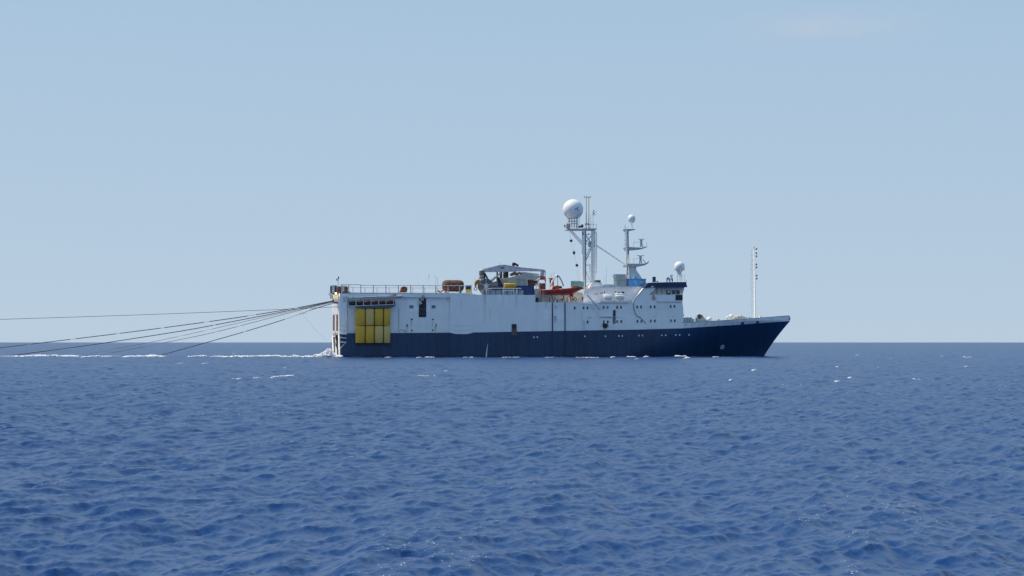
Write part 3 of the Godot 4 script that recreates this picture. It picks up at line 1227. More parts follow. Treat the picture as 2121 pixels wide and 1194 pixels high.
func build_aft_deck():
	# railings, each post a piece of its own
	for side in 2:
		var z: float = -0.1 if side == 0 else -17.9
		var s := st()
		var y_top := 591.2
		tube(s, at(747, y_top, -0.1) + Vector3(0, 0, z + 0.1), at(978, 592.4, -0.1) + Vector3(0, 0, z + 0.1), 0.075)
		tube(s, at(705, 590, -0.1) + Vector3(0, 0, z + 0.1), at(747, 590, -0.1) + Vector3(0, 0, z + 0.1), 0.085)
		tube(s, at(722, 606.6, -0.1) + Vector3(0, 0, z + 0.1), at(978, 607.4, -0.1) + Vector3(0, 0, z + 0.1), 0.06)
		var r := part("railing", s, "rail", vessel)
		for x in [708.0, 722.0, 747.0, 773.0, 799.0, 825.0, 850.5, 876.2, 902.0, 928.0, 952.0, 976.0]:
			s = st()
			var a := at(x, 608, -0.1) + Vector3(0, 0, z + 0.1)
			var b := at(x, 591 if x > 746 else 590, -0.1) + Vector3(0, 0, z + 0.1)
			bx(s, (a + b) / 2, Vector3(0.17, b.y - a.y, 0.14))
			part("post", s, "rail", r)
	# small winch with an orange drum
	var c := at(836, 600, -4.0)
	var t := thing("deck_winch", "small orange rusty winch on the aft deck behind the railing", "winch", at(836, 607, -4.0))
	var s := st()
	turned(s, c - Vector3(0, 0, 0.7), Vector3.BACK, [[0.01, 0], [0.62, 0], [0.62, 0.1], [0.4, 0.12], [0.4, 1.28], [0.62, 1.3], [0.62, 1.4], [0.01, 1.4]], 18)
	part("drum", s, "rust", t)
	s = st()
	plate(s, [[827, 606], [829, 600], [836, 597.5], [843, 594.5], [844, 601], [842, 606]], -4.8, -5.0)
	tube(s, at(829, 602, -4), at(836, 598, -4), 0.18)
	part("frame", s, "orange", t)
	s = st()
	for q in [[814, 612.4], [818, 611.6]]:
		ball(s, at(q[0], q[1], 0.15), Vector3(0.32, 0.2, 0.2), 10)
	single("rope_coil", s, "rust", "rust brown coil of rope hung on the aft deck edge", "rope", at(816, 614.5, 0.1))
	# antenna cross on the aft deck
	s = st()
	tube(s, at(888, 607, -8), at(888, 567, -8), 0.045)
	tube(s, at(882.5, 573.6, -8), at(892.5, 573.6, -8), 0.04)
	tube(s, at(888, 567, -8), at(888, 577, -8), 0.07)
	part("whip_antenna", s, "dome", vessel)
	s = st()
	tube(s, at(902, 608, -8), at(902, 573, -8), 0.03)
	tube(s, at(1, 0, 0) * 0.0 + at(902, 573, -8), at(896, 573, -8), 0.025)
	part("wire_stay", s, "rail", vessel)
	# red hoses on the deck
	s = st()
	for k in 7:
		var a := at(906 + k * 1.6, 604.5 - 2.5 * sin(k * 1.3), -1.2)
		var b := at(907.6 + k * 1.6, 604.5 - 2.5 * sin((k + 1) * 1.3), -1.2)
		tube(s, a, b, 0.14)
	part("hose_bundle", s, "orange", vessel)
	s = st()
	path(s, [at(922, 606, -0.8), at(927, 603, -0.8), at(931, 601, -0.8)], 0.09)
	part("red_pipe", s, "orange", vessel)
	# big rusty barrel
	t = thing("streamer_drum", "big rusty barrel-shaped drum lying on the aft deck behind the railing", "drum", at(938.5, 606, -5.0))
	c = at(938.5, 592.6, -5.0)
	s = st()
	turned(s, c - Vector3(2.25, 0, 0), Vector3.RIGHT, [[0.02, 0.0], [0.72, 0.02], [0.98, 0.22], [1.16, 0.6], [1.20, 0.95], [1.20, 3.6], [1.14, 3.95], [0.9, 4.3], [0.6, 4.45], [0.02, 4.5]], 32)
	part("barrel", s, "rust", t)
	s = st()
	for x in [-0.95, 0.75]:
		ring(s, c + Vector3(x, 0, 0), 1.22, 0.05, Basis(Vector3.BACK, PI / 2), 36)
	part("hoop", s, "rust", t)
	s = st()
	for x in [-1.5, 1.5]:
		bx(s, c + Vector3(x, -1.18, 0), Vector3(0.3, 0.45, 2.0))
	part("cradle", s, "dark_grey", t)
	# box with a blue lid beside it
	t = thing("deck_locker", "small dark locker with a yellow front beside the rusty drum", "locker", at(970, 607, -3.0))
	s = st()
	bp(s, 965.5, 591, 975, 600, -3.0, -4.0)
	part("lid", s, "navy", t)
	s = st()
	bp(s, 966, 600, 975, 607, -2.95, -4.0)
	part("front", s, "bright_yellow", t)
	# turn of the deck where the side steps up, with rope and life ring
	s = st()
	for k in 5:
		var pts := []
		for i in 8:
			var a := i / 7.0 * PI * 0.5
			pts.append(at(983.5 + 9.5 * (1.0 - cos(a)) + k * 0.35, 590.5 - 10.5 * sin(a) + k * 1.3, -2.2 - k * 0.2))
		path(s, pts, 0.13)
	single("rope_bundle", s, "rope_gold", "thick golden brown rope led over a bend beside the grey cable reel", "rope", at(985, 591, -2.5))
	life_ring(985, 598.5, -0.2, "red life ring on the rail beside the grey cable reel", "orange")
	# tall cable reel
	t = thing("cable_reel", "tall dark grey cable reel standing on deck under the crane", "reel", at(1007, 607.5, -2.0))
	c = at(1007, 592.3, -1.6)
	s = st()
	turned(s, c - Vector3(0, 0, 0.12), Vector3.BACK, [[0.05, 0.0], [1.5, 0.0], [1.5, 0.12], [1.38, 0.14], [0.05, 0.14]], 36)
	part("flange", s, "dark_grey", t)
	s = st()
	turned(s, c - Vector3(0, 0, 2.0), Vector3.BACK, [[0.05, 0.0], [1.5, 0.0], [1.5, 0.12], [1.38, 0.14], [0.05, 0.14]], 36)
	part("flange", s, "dark_grey", t)
	s = st()
	turned(s, c - Vector3(0, 0, 1.85), Vector3.BACK, [[1.15, 0.0], [1.2, 0.1], [1.2, 1.6], [1.15, 1.7]], 32)
	part("cable_winding", s, "rubber", t)
	s = st()
	turned(s, c, Vector3.BACK, [[0.5, 0.0], [0.42, 0.12], [0.16, 0.2], [0.01, 0.2]], 20)
	for k in 5:
		var an := TAU * k / 5.0 + 0.3
		var d := Vector3(cos(an), sin(an), 0)
		tube(s, c + d * 0.4 + Vector3(0, 0, 0.06), c + d * 1.35 + Vector3(0, 0, 0.06), 0.06)
	part("hub", s, "rail", t)
	s = st()
	plate(s, [[994, 607], [1005, 592], [1009, 592], [1020, 607]], -3.75, -3.9)
	part("stand", s, "dark_grey", t)
	# windbreak along the deck edge and its rail
	s = st()
	bp(s, 997, 601.5, 1084, 612, -0.25, -0.45)
	part("windbreak", s, "grey", vessel)
	s = st()
	path(s, [at(1005, 600, -0.1), at(1022, 597.6, -0.1), at(1080, 598, -0.1)], 0.06)
	for x in [1008.0, 1043.0, 1063.5, 1071.0]:
		tube(s, at(x, 598, -0.1), at(x, 611.5, -0.1), 0.07)
	part("deck_rail", s, "dome", vessel)
	for k in 22:
		s = st()
		var x := 999.0 + k * 3.9
		bp(s, x, 602.0, x + 1.3, 611.6, -0.2, -0.26)
		part("stave", s, ["rail", "dark_grey", "grey"][k % 3], vessel)
	# blue containers
	t = thing("deck_container", "low blue container beside the cable reel", "container", at(1033, 611, -2.0))
	s = st()
	bp(s, 1022.5, 592.8, 1043, 611, -2.0, -4.5)
	part("box", s, "container_blue", t)
	s = st()
	for k in 6:
		bp(s, 1023.6 + k * 3.3, 594, 1024.6 + k * 3.3, 610, -1.94, -2.0)
	part("rib", s, "container_blue", t)
	t = thing("deck_container", "long blue container next to the yellow float bundle", "container", at(1088, 611, -1.5))
	s = st()
	bp(s, 1068.5, 592.0, 1106.5, 611, -1.5, -4.0)
	part("box", s, "container_blue", t)
	s = st()
	for y in [592.3, 597.3, 602.4, 607.6]:
		bp(s, 1069, y, 1106, y + 0.7, -1.43, -1.5)
	part("rib", s, "navy", t)
	# yellow bundle
	t = thing("float_bundle", "bundle of bright yellow tubular floats lying on the deck", "float", at(1056.5, 601, -1.0))
	for k in 3:
		s = st()
		var cc := at(1056.5 - k * 0.4, 590 + (k % 2) * 4.2, -1.2 - 0.55 * k)
		var hl := 1.32 - 0.04 * k
		turned(s, cc - Vector3(hl, 0, 0), Vector3.RIGHT, [[0.02, 0.0], [0.15, 0.02], [0.28, 0.16], [0.28, 2 * hl - 0.16], [0.15, 2 * hl - 0.02], [0.02, 2 * hl]], 16)
		part("tube", s, "bright_yellow", t)
	s = st()
	bp(s, 1044, 596.4, 1069, 601, -1.0, -2.6)
	part("pallet", s, "dark_grey", t)

func build_crane():
	# pedestal and post at the after end
	var s := st()
	turned(s, at(998.5, 596, -5.5), Vector3.UP, [[0.85, 0.0], [0.75, 1.2], [0.62, 1.8], [0.56, 2.0], [0.56, 3.2], [0.62, 3.3], [0.62, 3.6], [0.4, 3.8], [0.02, 3.82]], 20)
	var post := part("crane_post", s, "grey", vessel)
	s = st()
	for y in [563.5, 566.5, 569.5, 575.5]:
		var c := at(998.5, y, -5.5)
		tube(s, c - Vector3(0, 0.1, 0), c + Vector3(0, 0.1, 0), 0.66, -1, 18)
	part("collar", s, "dark_grey", post)
	# knuckle boom lying folded over the deck
	s = st()
	plate(s, [[1000.5, 559.5], [1004, 556.6], [1034, 549.2], [1046, 548.7], [1079, 554.0], [1126.5, 558.6], [1128, 560], [1127, 562.5], [1084, 562], [1042, 563.6], [1007, 563.9], [1000.5, 562.5]], -5.0, -6.0)
	var boom := part("crane_boom", s, "crane", vessel)
	boom.set_meta("label", "long grey knuckle boom folded over the deck")
	s = st()
	path(s, [at(1001, 559.5, -4.97), at(1034, 549.6, -4.97), at(1046, 549.2, -4.97), at(1079, 554.4, -4.97), at(1126, 559, -4.97)], 0.06)
	path(s, [at(1007, 563.5, -4.97), at(1042, 563.2, -4.97), at(1084, 561.6, -4.97), at(1126, 562, -4.97)], 0.06)
	part("boom_flange", s, "crane", boom)
	s = st()
	bp(s, 1036.5, 553.2, 1044, 556.6, -4.93, -5.0)
	part("name_plate", s, "dark_grey", boom)
	s = st()
	tube(s, at(1036, 549, -5.5), at(1036, 544.5, -5.5), 0.06)
	tube(s, at(1002.5, 558, -5.5), at(1002.5, 556, -5.5), 0.2)
	tube(s, at(1043.5, 549, -5.5), at(1043.5, 547.6, -5.5), 0.18)
	part("boom_fitting", s, "rail", boom)
	s = st()      # hose sheave on top
	tube(s, at(1062.5, 549.8, -5.2), at(1065.5, 546.2, -5.2), 0.32)
	tube(s, at(1065, 546.0, -5.4), at(1073.5, 551.0, -5.4), 0.24)
	ball(s, at(1063.6, 548, -5.3), Vector3(0.34, 0.42, 0.4), 12)
	part("hose_sheave", s, "rubber", boom)
	s = st()
	tube(s, at(1017, 583, -5.4), at(1037, 566, -5.4), 0.17)
	tube(s, at(1017, 583, -5.4), at(1027, 574.5, -5.4), 0.24)
	part("lift_ram", s, "crane", boom)
	s = st()      # fly jib folded underneath
	plate(s, [[1126.5, 559], [1128.6, 561], [1126, 574], [1121, 580], [1115, 579], [1120, 569], [1121.5, 562]], -5.1, -5.9)
	plate(s, [[1079, 564.5], [1086, 563.8], [1116, 567.8], [1116.5, 570.2], [1086, 568.6]], -5.2, -5.8)
	part("fly_jib", s, "crane", boom)
	s = st()
	path(s, [at(1127, 560, -4.9), at(1129.6, 562.5, -4.9), at(1129, 570, -4.9), at(1129.4, 577, -4.9)], 0.07)
	part("boom_hose", s, "rubber", boom)
	s = st()
	ball(s, at(1124.5, 576, -4.9), Vector3(0.5, 0.45, 0.4), 12)
	tube(s, at(1129, 576, -4.9), at(1129.5, 583, -4.9), 0.16)
	part("hook_block", s, "orange", boom)
	# dark machinery standing under the boom
	s = st()
	bp(s, 1028.8, 563.5, 1031.4, 588, -6.5, -7.0)
	bp(s, 1036, 563.2, 1040.2, 578, -6.5, -7.2)
	bp(s, 1044.5, 562.8, 1053.2, 578, -6.3, -8.0)
	tube(s, at(1043, 573, -6.5), at(1047, 568, -6.5), 0.25)
	tube(s, at(1004, 566.5, -5), at(1011, 580, -5), 0.18)
	tube(s, at(1004.5, 566.5, -5), at(1003.8, 578, -5), 0.16)
	part("exhaust_trunk", s, "black", vessel)
	s = st()
	for q in [[1060, 569, 0.35], [1065.5, 566.5, 0.42], [1070.5, 568.5, 0.36], [1075, 566, 0.25], [1079.5, 567, 0.3]]:
		var c := at(q[0], q[1], -7.0)
		turned(s, c - Vector3(0, 0, 0.4), Vector3.BACK, [[0.01, 0], [q[2], 0], [q[2], 0.1], [q[2] * 0.6, 0.14], [q[2] * 0.6, 0.66], [q[2], 0.7], [q[2], 0.8], [0.01, 0.8]], 14)
	part("sheave_cluster", s, "dark_grey", vessel)
	s = st()
	plate(s, [[1029, 575], [1033.5, 574], [1042.5, 592], [1043, 600], [1033, 598], [1032, 588]], -3.2, -3.6)
	part("crutch", s, "black", vessel)
	# long sheltered winch housing
	s = st()
	plate(s, [[1020, 584.5], [1035, 581], [1037, 576.6], [1056, 575.4], [1066, 572.4], [1082, 568.0], [1100, 569.4], [1119, 571.6], [1120.5, 577.5], [1113, 579.6], [1093.5, 579.8], [1093.5, 592.5], [1020, 594]], -4.6, -12.0)
	var house := part("winch_housing", s, "beige", vessel)
	house.set_meta("label", "long beige grey sloped winch housing under the crane boom")
	s = st()
	path(s, [at(1037, 583, -4.55), at(1060, 579, -4.55), at(1088, 578, -4.55)], 0.05)
	for x in [1048.0, 1062.0, 1076.0, 1087.0]:
		tube(s, at(x, 577, -4.55), at(x, 592, -4.55), 0.045)
	part("housing_rib", s, "beige", house)
	s = st()
	bp(s, 1095, 581, 1114, 592, -5.5, -8.0)
	part("store_door", s, "door_brown", house)
	# pipes and posts between the crane and the boat
	s = st()
	tube(s, at(1115.7, 611, -2.0), at(1115.7, 577.5, -2.0), 0.15)
	tube(s, at(1110.8, 611, -2.2), at(1110.8, 588, -2.2), 0.13)
	tube(s, at(1113, 580, -2.0), at(1118, 576.5, -2.0), 0.1)
	part("vent_post", s, "dome", vessel)
	s = st()
	bp(s, 1117, 587, 1130, 600, -3.5, -4.5)
	part("winch_cabinet", s, "door_brown", vessel)
	s = st()
	path(s, [at(1119.5, 587.5, -3.4), at(1123, 593, -3.4)], 0.1)
	tube(s, at(1129.5, 600, -3.4), at(1129.5, 583, -3.4), 0.09)
	tube(s, at(1118, 600, -3.4), at(1121, 589, -3.4), 0.09)
	part("cabinet_brace", s, "orange", vessel)
	for q in [[906, 590, 575], [1141.5, 578, 567.5], [1147.2, 575, 564.5], [984, 583, 577]]:
		s = st()
		tube(s, at(q[0], q[1] + 14, -7), at(q[0], q[2], -7), 0.045)
		part("aerial", s, "rail", vessel)

func build_boat_deck():
	# after wall of the boat deck and what stands on it
	var s := st()
	plate(s, [[1106, 608.2], [1121, 608.2], [1121, 606], [1206, 606], [1206, 627.5], [1106, 627.5]], -4.8, -14.0)
	var wall := part("boat_deck_wall", s, "beige", vessel)
	s = st()
	bp(s, 1108.8, 617, 1115.2, 627, -0.2, -0.3)
	part("doorway", s, "black", wall)
	s = st()
	plate(s, [[1098, 627], [1107.5, 612.5], [1109, 612.5], [1109, 627]], 0.03, -0.1)
	part("fashion_plate", s, "stained", vessel)
	s = st()
	bp(s, 1108, 598.5, 1120.5, 617, -1.0, -3.0)
	part("deck_house", s, "beige", vessel)
	s = st()
	bp(s, 1122, 613.5, 1135.5, 627, -0.8, -2.0)
	single("deck_box", s, "beige", "pale grey box standing on the boat deck under the red boat's stern", "box", at(1128.7, 627, -1.4))
	s = st()
	for q in [[1142, 611, 1146, 624], [1149, 616, 1150.5, 626], [1167, 611, 1169, 624], [1137.5, 614, 1139, 627], [1174, 617, 1175.5, 626], [1154, 620, 1155, 627]]:
		tube(s, at(q[0], q[1], -0.6), at(q[2], q[3], -0.6), 0.10)
	part("boat_chock", s, "dark_grey", vessel)
	s = st()
	for q in [[1151, 612], [1151, 622], [1179, 612], [1180, 622], [1198.5, 615], [1199, 625]]:
		tube(s, at(q[0], q[1], -0.5), at(q[0] - 0.4, q[1] + 5, -0.5), 0.09)
	part("stanchion", s, "dome", vessel)
	s = st()
	for q in [[1153, 624, 0.25], [1163.5, 621, 0.33], [1145, 625, 0.2], [1186, 622, 0.2]]:
		ball(s, at(q[0], q[1], -0.9), Vector3(q[2], q[2], q[2]), 10)
	part("winch_gear", s, "dark_grey", vessel)
	s = st()
	tube(s, at(1110, 626.6, -0.08), at(1205, 626.6, -0.08), 0.05)
	part("deck_lip", s, "rail", vessel)
	life_ring(1191.2, 620.5, -0.15, "dark life ring hung under the red boat's bow", "rubber")
	life_ring(1201.6, 620, -0.2, "faded life ring on the rail beside the person in a white shirt", "grey")
	s = st()
	bp(s, 1180.5, 612.5, 1187.5, 615, -1.0, -2.2)
	tube(s, at(1182, 615, -1.2), at(1182, 626.5, -1.2), 0.12)
	tube(s, at(1186, 615, -1.2), at(1184.5, 622, -1.2), 0.10)
	part("davit_winch", s, "orange", vessel)
	# davit
	s = st()
	path(s, [at(1141, 590.5, -1.0), at(1147.5, 577.5, -1.0), at(1151, 573, -1.0), at(1154.5, 570.4, -1.0)], 0.17, 10)
	var dv := part("boat_davit", s, "dome", vessel)
	s = st()
	path(s, [at(1154.5, 570.4, -1.0), at(1158.5, 573.5, -1.0), at(1163, 582, -1.0), at(1167.5, 593, -1.0)], 0.14, 10)
	part("davit_arm", s, "grey", dv)
	s = st()
	tube(s, at(1155, 571.5, -1.0), at(1155, 594, -1.0), 0.05)
	ball(s, at(1155, 574, -1), Vector3(0.13, 0.2, 0.13), 10)
	part("fall_wire", s, "rubber", dv)
	s = st()
	path(s, [at(1141, 594, -4), at(1139.5, 580, -4), at(1145, 578.5, -4), at(1146, 594, -4)], 0.17)
	path(s, [at(1136, 577.8, -4), at(1148.5, 576.6, -4)], 0.12)
	part("winch_tower", s, "orange", vessel)
	# windscreen of green glass
	s = st()
	bp(s, 1182.5, 583, 1209.5, 600, -5.0, -5.1)
	part("windscreen", s, "green_panel", vessel)
	s = st()
	path(s, [at(1182.5, 600, -4.9), at(1182.5, 582.6, -4.9), at(1196, 582.2, -4.9), at(1219, 585, -4.9)], 0.05)
	part("windscreen_rail", s, "rail", vessel)
	build_rescue_boat()

func build_rescue_boat():
	var zc := 0.1
	var t := thing("rescue_boat", "bright red open rescue boat hanging from its davit at the ship's side", "boat", at(1164, 612, zc))
	var n := 26
	var grid := []
	var sheer_line := [[1122.5, 602.4], [1135, 601.6], [1160, 600.4], [1180, 598.2], [1195, 596.4], [1207.5, 596.6]]
	var keel_line := [[1122.5, 608.8], [1127, 611.2], [1140, 612.2], [1170, 612.6], [1183, 611.2], [1196, 604.8], [1207.5, 598.2]]
	for i in n + 1:
		var u := float(i) / n
		var px := lerpf(1122.5, 1207.5, u)
		var sh := at(px, along(sheer_line, px), zc)
		var ke := at(px, along(keel_line, px), zc)
		var half := 1.15 * (1.0 - pow(clampf((u - 0.45) / 0.55, 0.0, 1.0), 2.2)) + 0.02
		var line := []
		for q in [[-1.0, 1.0, 0.9], [-1.02, 0.72, 0.9], [-0.9, 0.38, 0.6], [-0.45, 0.10, 0.3], [0.0, 0.0, 0.0], [0.45, 0.10, 0.3], [0.9, 0.38, 0.6], [1.02, 0.72, 0.9], [1.0, 1.0, 0.9]]:
			line.append(Vector3(sh.x, lerpf(ke.y, sh.y, q[1]), zc + half * q[0]))
		grid.append(line)
	var v := PackedVector3Array()
	for i in n:
		for j in 8:
			var q := [grid[i][j], grid[i][j + 1], grid[i + 1][j + 1], grid[i + 1][j]]
			for e in [0, 1, 2, 0, 2, 3]:
				v.append(q[e])
	for j in range(1, 8):
		for e in [grid[0][0], grid[0][j], grid[0][j + 1]]:
			v.append(e)
	for i in n:      # deck a little below the gunwale
		var d := Vector3(0, -0.12, 0)
		for e in [grid[i][0] + d, grid[i + 1][0] + d, grid[i + 1][8] + d, grid[i][0] + d, grid[i + 1][8] + d, grid[i][8] + d]:
			v.append(e)
	var s := st()
	s.append_from(raw(v), 0, Transform3D())
	part("boat_hull", s, "boat_red", t)
	for j in [0, 8]:
		s = st()
		var pts := []
		for i in n + 1:
			pts.append(grid[i][j])
		path(s, pts, 0.11, 8)
		part("gunwale", s, "orange", t)
	s = st()
	plate(s, [[1143, 600.6], [1146, 594.6], [1152, 592.2], [1158, 591.6], [1159, 600.4]], zc + 0.5, zc - 0.5)
	part("console", s, "orange", t)
	s = st()
	bp(s, 1158.5, 593, 1164, 597.6, zc + 0.35, zc - 0.35)
	bp(s, 1146, 596, 1149.5, 600.4, zc + 0.55, zc - 0.55)
	part("seat", s, "black", t)
	s = st()
	plate(s, [[1184, 597.6], [1186, 593.6], [1196, 593.2], [1203, 594.5], [1206, 596.8]], zc + 0.6, zc - 0.6)
	part("bow_cover", s, "orange", t)
	s = st()
	path(s, [at(1138, 601, zc), at(1139, 593, zc), at(1144, 592, zc), at(1146, 596, zc)], 0.05)
	path(s, [at(1158, 600, zc), at(1159, 597.5, zc), at(1170, 598, zc), at(1180, 597.6, zc)], 0.06)
	part("grab_rail", s, "dome", t)
	s = st()
	bp(s, 1120.5, 600.5, 1124, 604.6, zc + 0.4, zc - 0.4)
	tube(s, at(1121.5, 604, zc), at(1121, 610, zc), 0.16)
	part("engine", s, "orange", t)
	s = st()
	ring(s, at(1127.5, 606.5, zc + 1.12), 0.25, 0.035, Basis(Vector3.RIGHT, PI / 2), 16)
	part("rope_loop", s, "rope_pale", t)
	s = st()
	tube(s, at(1207, 597, zc), at(1209.6, 597.4, zc), 0.12)
	part("bow_eye", s, "dome", t)
	s = st()
	plate(s, [[1180.5, 611.8], [1187.5, 608.4], [1186.8, 614], [1181, 614]], zc + 0.1, zc - 0.1)
	part("keel_fin", s, "boat_red", t)

func build_bridge():
	# wheelhouse set back behind the wing
	var s := st()
	plate(s, [[1343, 594.5], [1418.2, 594.5], [1414.2, 610.5], [1413.5, 627], [1351, 627]], -1.6, -16.4)
	var wh := part("wheelhouse", s, "white", vessel)
	s = st()       # blue brow round the roof
	plate(s, [[1334.5, 596.4], [1343.5, 586.4], [1348, 585.6], [1421.3, 584.8], [1424, 595.0], [1358, 595.4], [1354, 593.6], [1349, 596.2]], 0.3, -18.3)
	var brow := part("roof_brow", s, "navy", vessel)
	brow.set_meta("label", "dark blue sloping brow round the bridge roof")
	s = st()
	path(s, [at(1344, 586.0, 0.25), at(1382, 584.8, 0.25), at(1421, 584.4, 0.25)], 0.07)
	part("brow_edge", s, "dome", brow)
	s = st()
	tube(s, at(1349, 595.6, 0.36), at(1353.8, 593.0, 0.36), 0.10)
	part("brow_bracket", s, "dome", brow)
	# wing bulwark
	s = st()
	plate(s, [[1361, 611.4], [1414.4, 611.0], [1413.8, 625.4], [1361, 625.9]], 0.08, -1.7)
	var wing := part("bridge_wing", s, "stained", vessel)
	s = st()
	bp(s, 1360, 625.0, 1413, 626.6, 0.14, -0.2)
	part("wing_lip", s, "grey", wing)
	s = st()
	bp(s, 1399.5, 611.2, 1414.4, 622.5, 0.14, 0.0)
	part("name_board", s, "black", wing)
	s = st()
	plate(s, [[1346, 610], [1358, 604], [1360, 605.2], [1348, 611.4]], 0.1, -0.1)
	bp(s, 1353, 605.4, 1358.5, 606.8, 0.1, -0.2)
	part("wing_brace", s, "grey", wing)
	# wheelhouse windows
	for q in [[1380.3, 601.6, 1389, 610.2], [1392.4, 601.6, 1399, 609.8], [1401.4, 601.6, 1408, 609.8]]:
		s = st()
		bp(s, q[0], q[1], q[0] + 0.8, q[3], -1.48, -1.62)
		bp(s, q[2] - 0.8, q[1], q[2], q[3], -1.48, -1.62)
		bp(s, q[0], q[3] - 0.8, q[2], q[3], -1.47, -1.62)
		bp(s, q[0], q[1], q[2], q[1] + 0.8, -1.47, -1.62)
		var f := part("bridge_window", s, "dark_grey", wh)
		s = st()
		bp(s, q[0] + 0.8, q[1] + 0.8, q[2] - 0.8, q[3] - 0.8, -1.53, -1.62)
		part("pane", s, "glass", f)
	s = st()      # white blind behind the first pane
	bp(s, 1382.6, 602.4, 1387.6, 606.4, -1.46, -1.5)
	part("blind", s, "dome", wh)
	s = st()
	bp(s, 1370, 597, 1371, 611.2, -1.5, -1.62)
	bp(s, 1361, 597, 1361.9, 611.2, -1.5, -1.62)
	part("door_frame", s, "grey", wh)
	life_ring(1354.6, 618.5, 0.12, "red life ring hung on the wall under the bridge", "orange")
	s = st()
	bx(s, at(1354, 612.6, 0.1), Vector3(0.35, 0.45, 0.15))
	single("ring_light", s, "pink", "small pinkish float light above the life ring under the bridge", "light", at(1354, 615, 0.1))
	# on the roof: locker, lamp stand, searchlight, dome
	var t := thing("roof_locker", "small blue upright box on the bridge roof", "box", at(1355.6, 594, -4))
	s = st()
	bp(s, 1352.8, 573.6, 1358.6, 585.5, -4.0, -4.6)
	part("box", s, "container_blue", t)
	s = st()
	tube(s, at(1355.7, 594, -4.3), at(1355.7, 585, -4.3), 0.16)
	part("foot", s, "navy", t)
	s = st()
	ball(s, at(1361.5, 583.6, -4), Vector3(0.22, 0.14, 0.2), 10)
	tube(s, at(1361.5, 594, -4), at(1361.5, 584, -4), 0.06)
	part("roof_sensor", s, "rubber", vessel)
	s = st()
	path(s, [at(1381.8, 594, -5), at(1381.8, 577.5, -5), at(1383, 575.8, -5), at(1385.6, 575.8, -5), at(1386.8, 577.5, -5), at(1386.8, 594, -5)], 0.13)
	bp(s, 1382.2, 576, 1386.4, 579.6, -4.9, -5.1)
	part("roof_arch", s, "tank_blue", vessel)
	s = st()
	ball(s, at(1390.6, 571.4, -5), Vector3(0.3, 0.18, 0.22), 10)
	tube(s, at(1389.5, 594, -5), at(1389.8, 572.5, -5), 0.07)
	tube(s, at(1390.6, 571.4, -5), at(1393, 570.2, -5), 0.16)
	part("searchlight", s, "dome", vessel)
	# bridge dome on its stand
	s = st()
	var c := at(1407.7, 560.0, -9.0)
	turned(s, c, Vector3.UP, [[0.01, -0.12], [0.62, -0.1], [1.06, -0.04], [1.10, 0.02], [1.12, 0.75], [1.08, 1.05], [0.95, 1.35], [0.72, 1.6], [0.45, 1.77], [0.2, 1.84], [0.01, 1.86]], 32)
	var d := part("satellite_dome", s, "dome", vessel)
	d.set_meta("label", "white satellite dome with a straight skirt over the bridge")
	s = st()
	turned(s, c, Vector3.UP, [[0.70, -0.08], [0.55, -0.4], [0.42, -0.7], [0.38, -1.0]], 24)
	for k in 5:
		var an := TAU * k / 5.0
		tube(s, c + Vector3(cos(an) * 0.5, -0.9, sin(an) * 0.5), c + Vector3(cos(an) * 0.7, -3.3, sin(an) * 0.7), 0.06)
	bx(s, c + Vector3(0.25, -1.2, 0.6), Vector3(0.25, 0.3, 0.2))
	bx(s, c + Vector3(0.1, -2.9, 0.3), Vector3(1.6, 0.3, 1.0))
	part("dome_stand", s, "dome", d)
	s = st()
	ball(s, at(1409.8, 553.0, -9.0 + 1.08), Vector3(0.13, 0.13, 0.06), 10)
	part("dome_mark", s, "container_blue", d)
	s = st()
	tube(s, at(1418.3, 594, -3), at(1418.3, 569, -3), 0.035)
	tube(s, at(1420, 594, -3), at(1422.5, 580, -3), 0.05)
	part("aerial", s, "rail", vessel)

func lattice(s: SurfaceTool, a: Vector3, b: Vector3, side: Vector3, r: float, n: int):
	tube(s, a, b, r)
	tube(s, a + side, b + side, r)
	for i in n:
		tube(s, a.lerp(b, i / float(n)) + (side if i % 2 else Vector3.ZERO), a.lerp(b, (i + 1) / float(n)) + (Vector3.ZERO if i % 2 else side), r * 0.6, -1, 5)

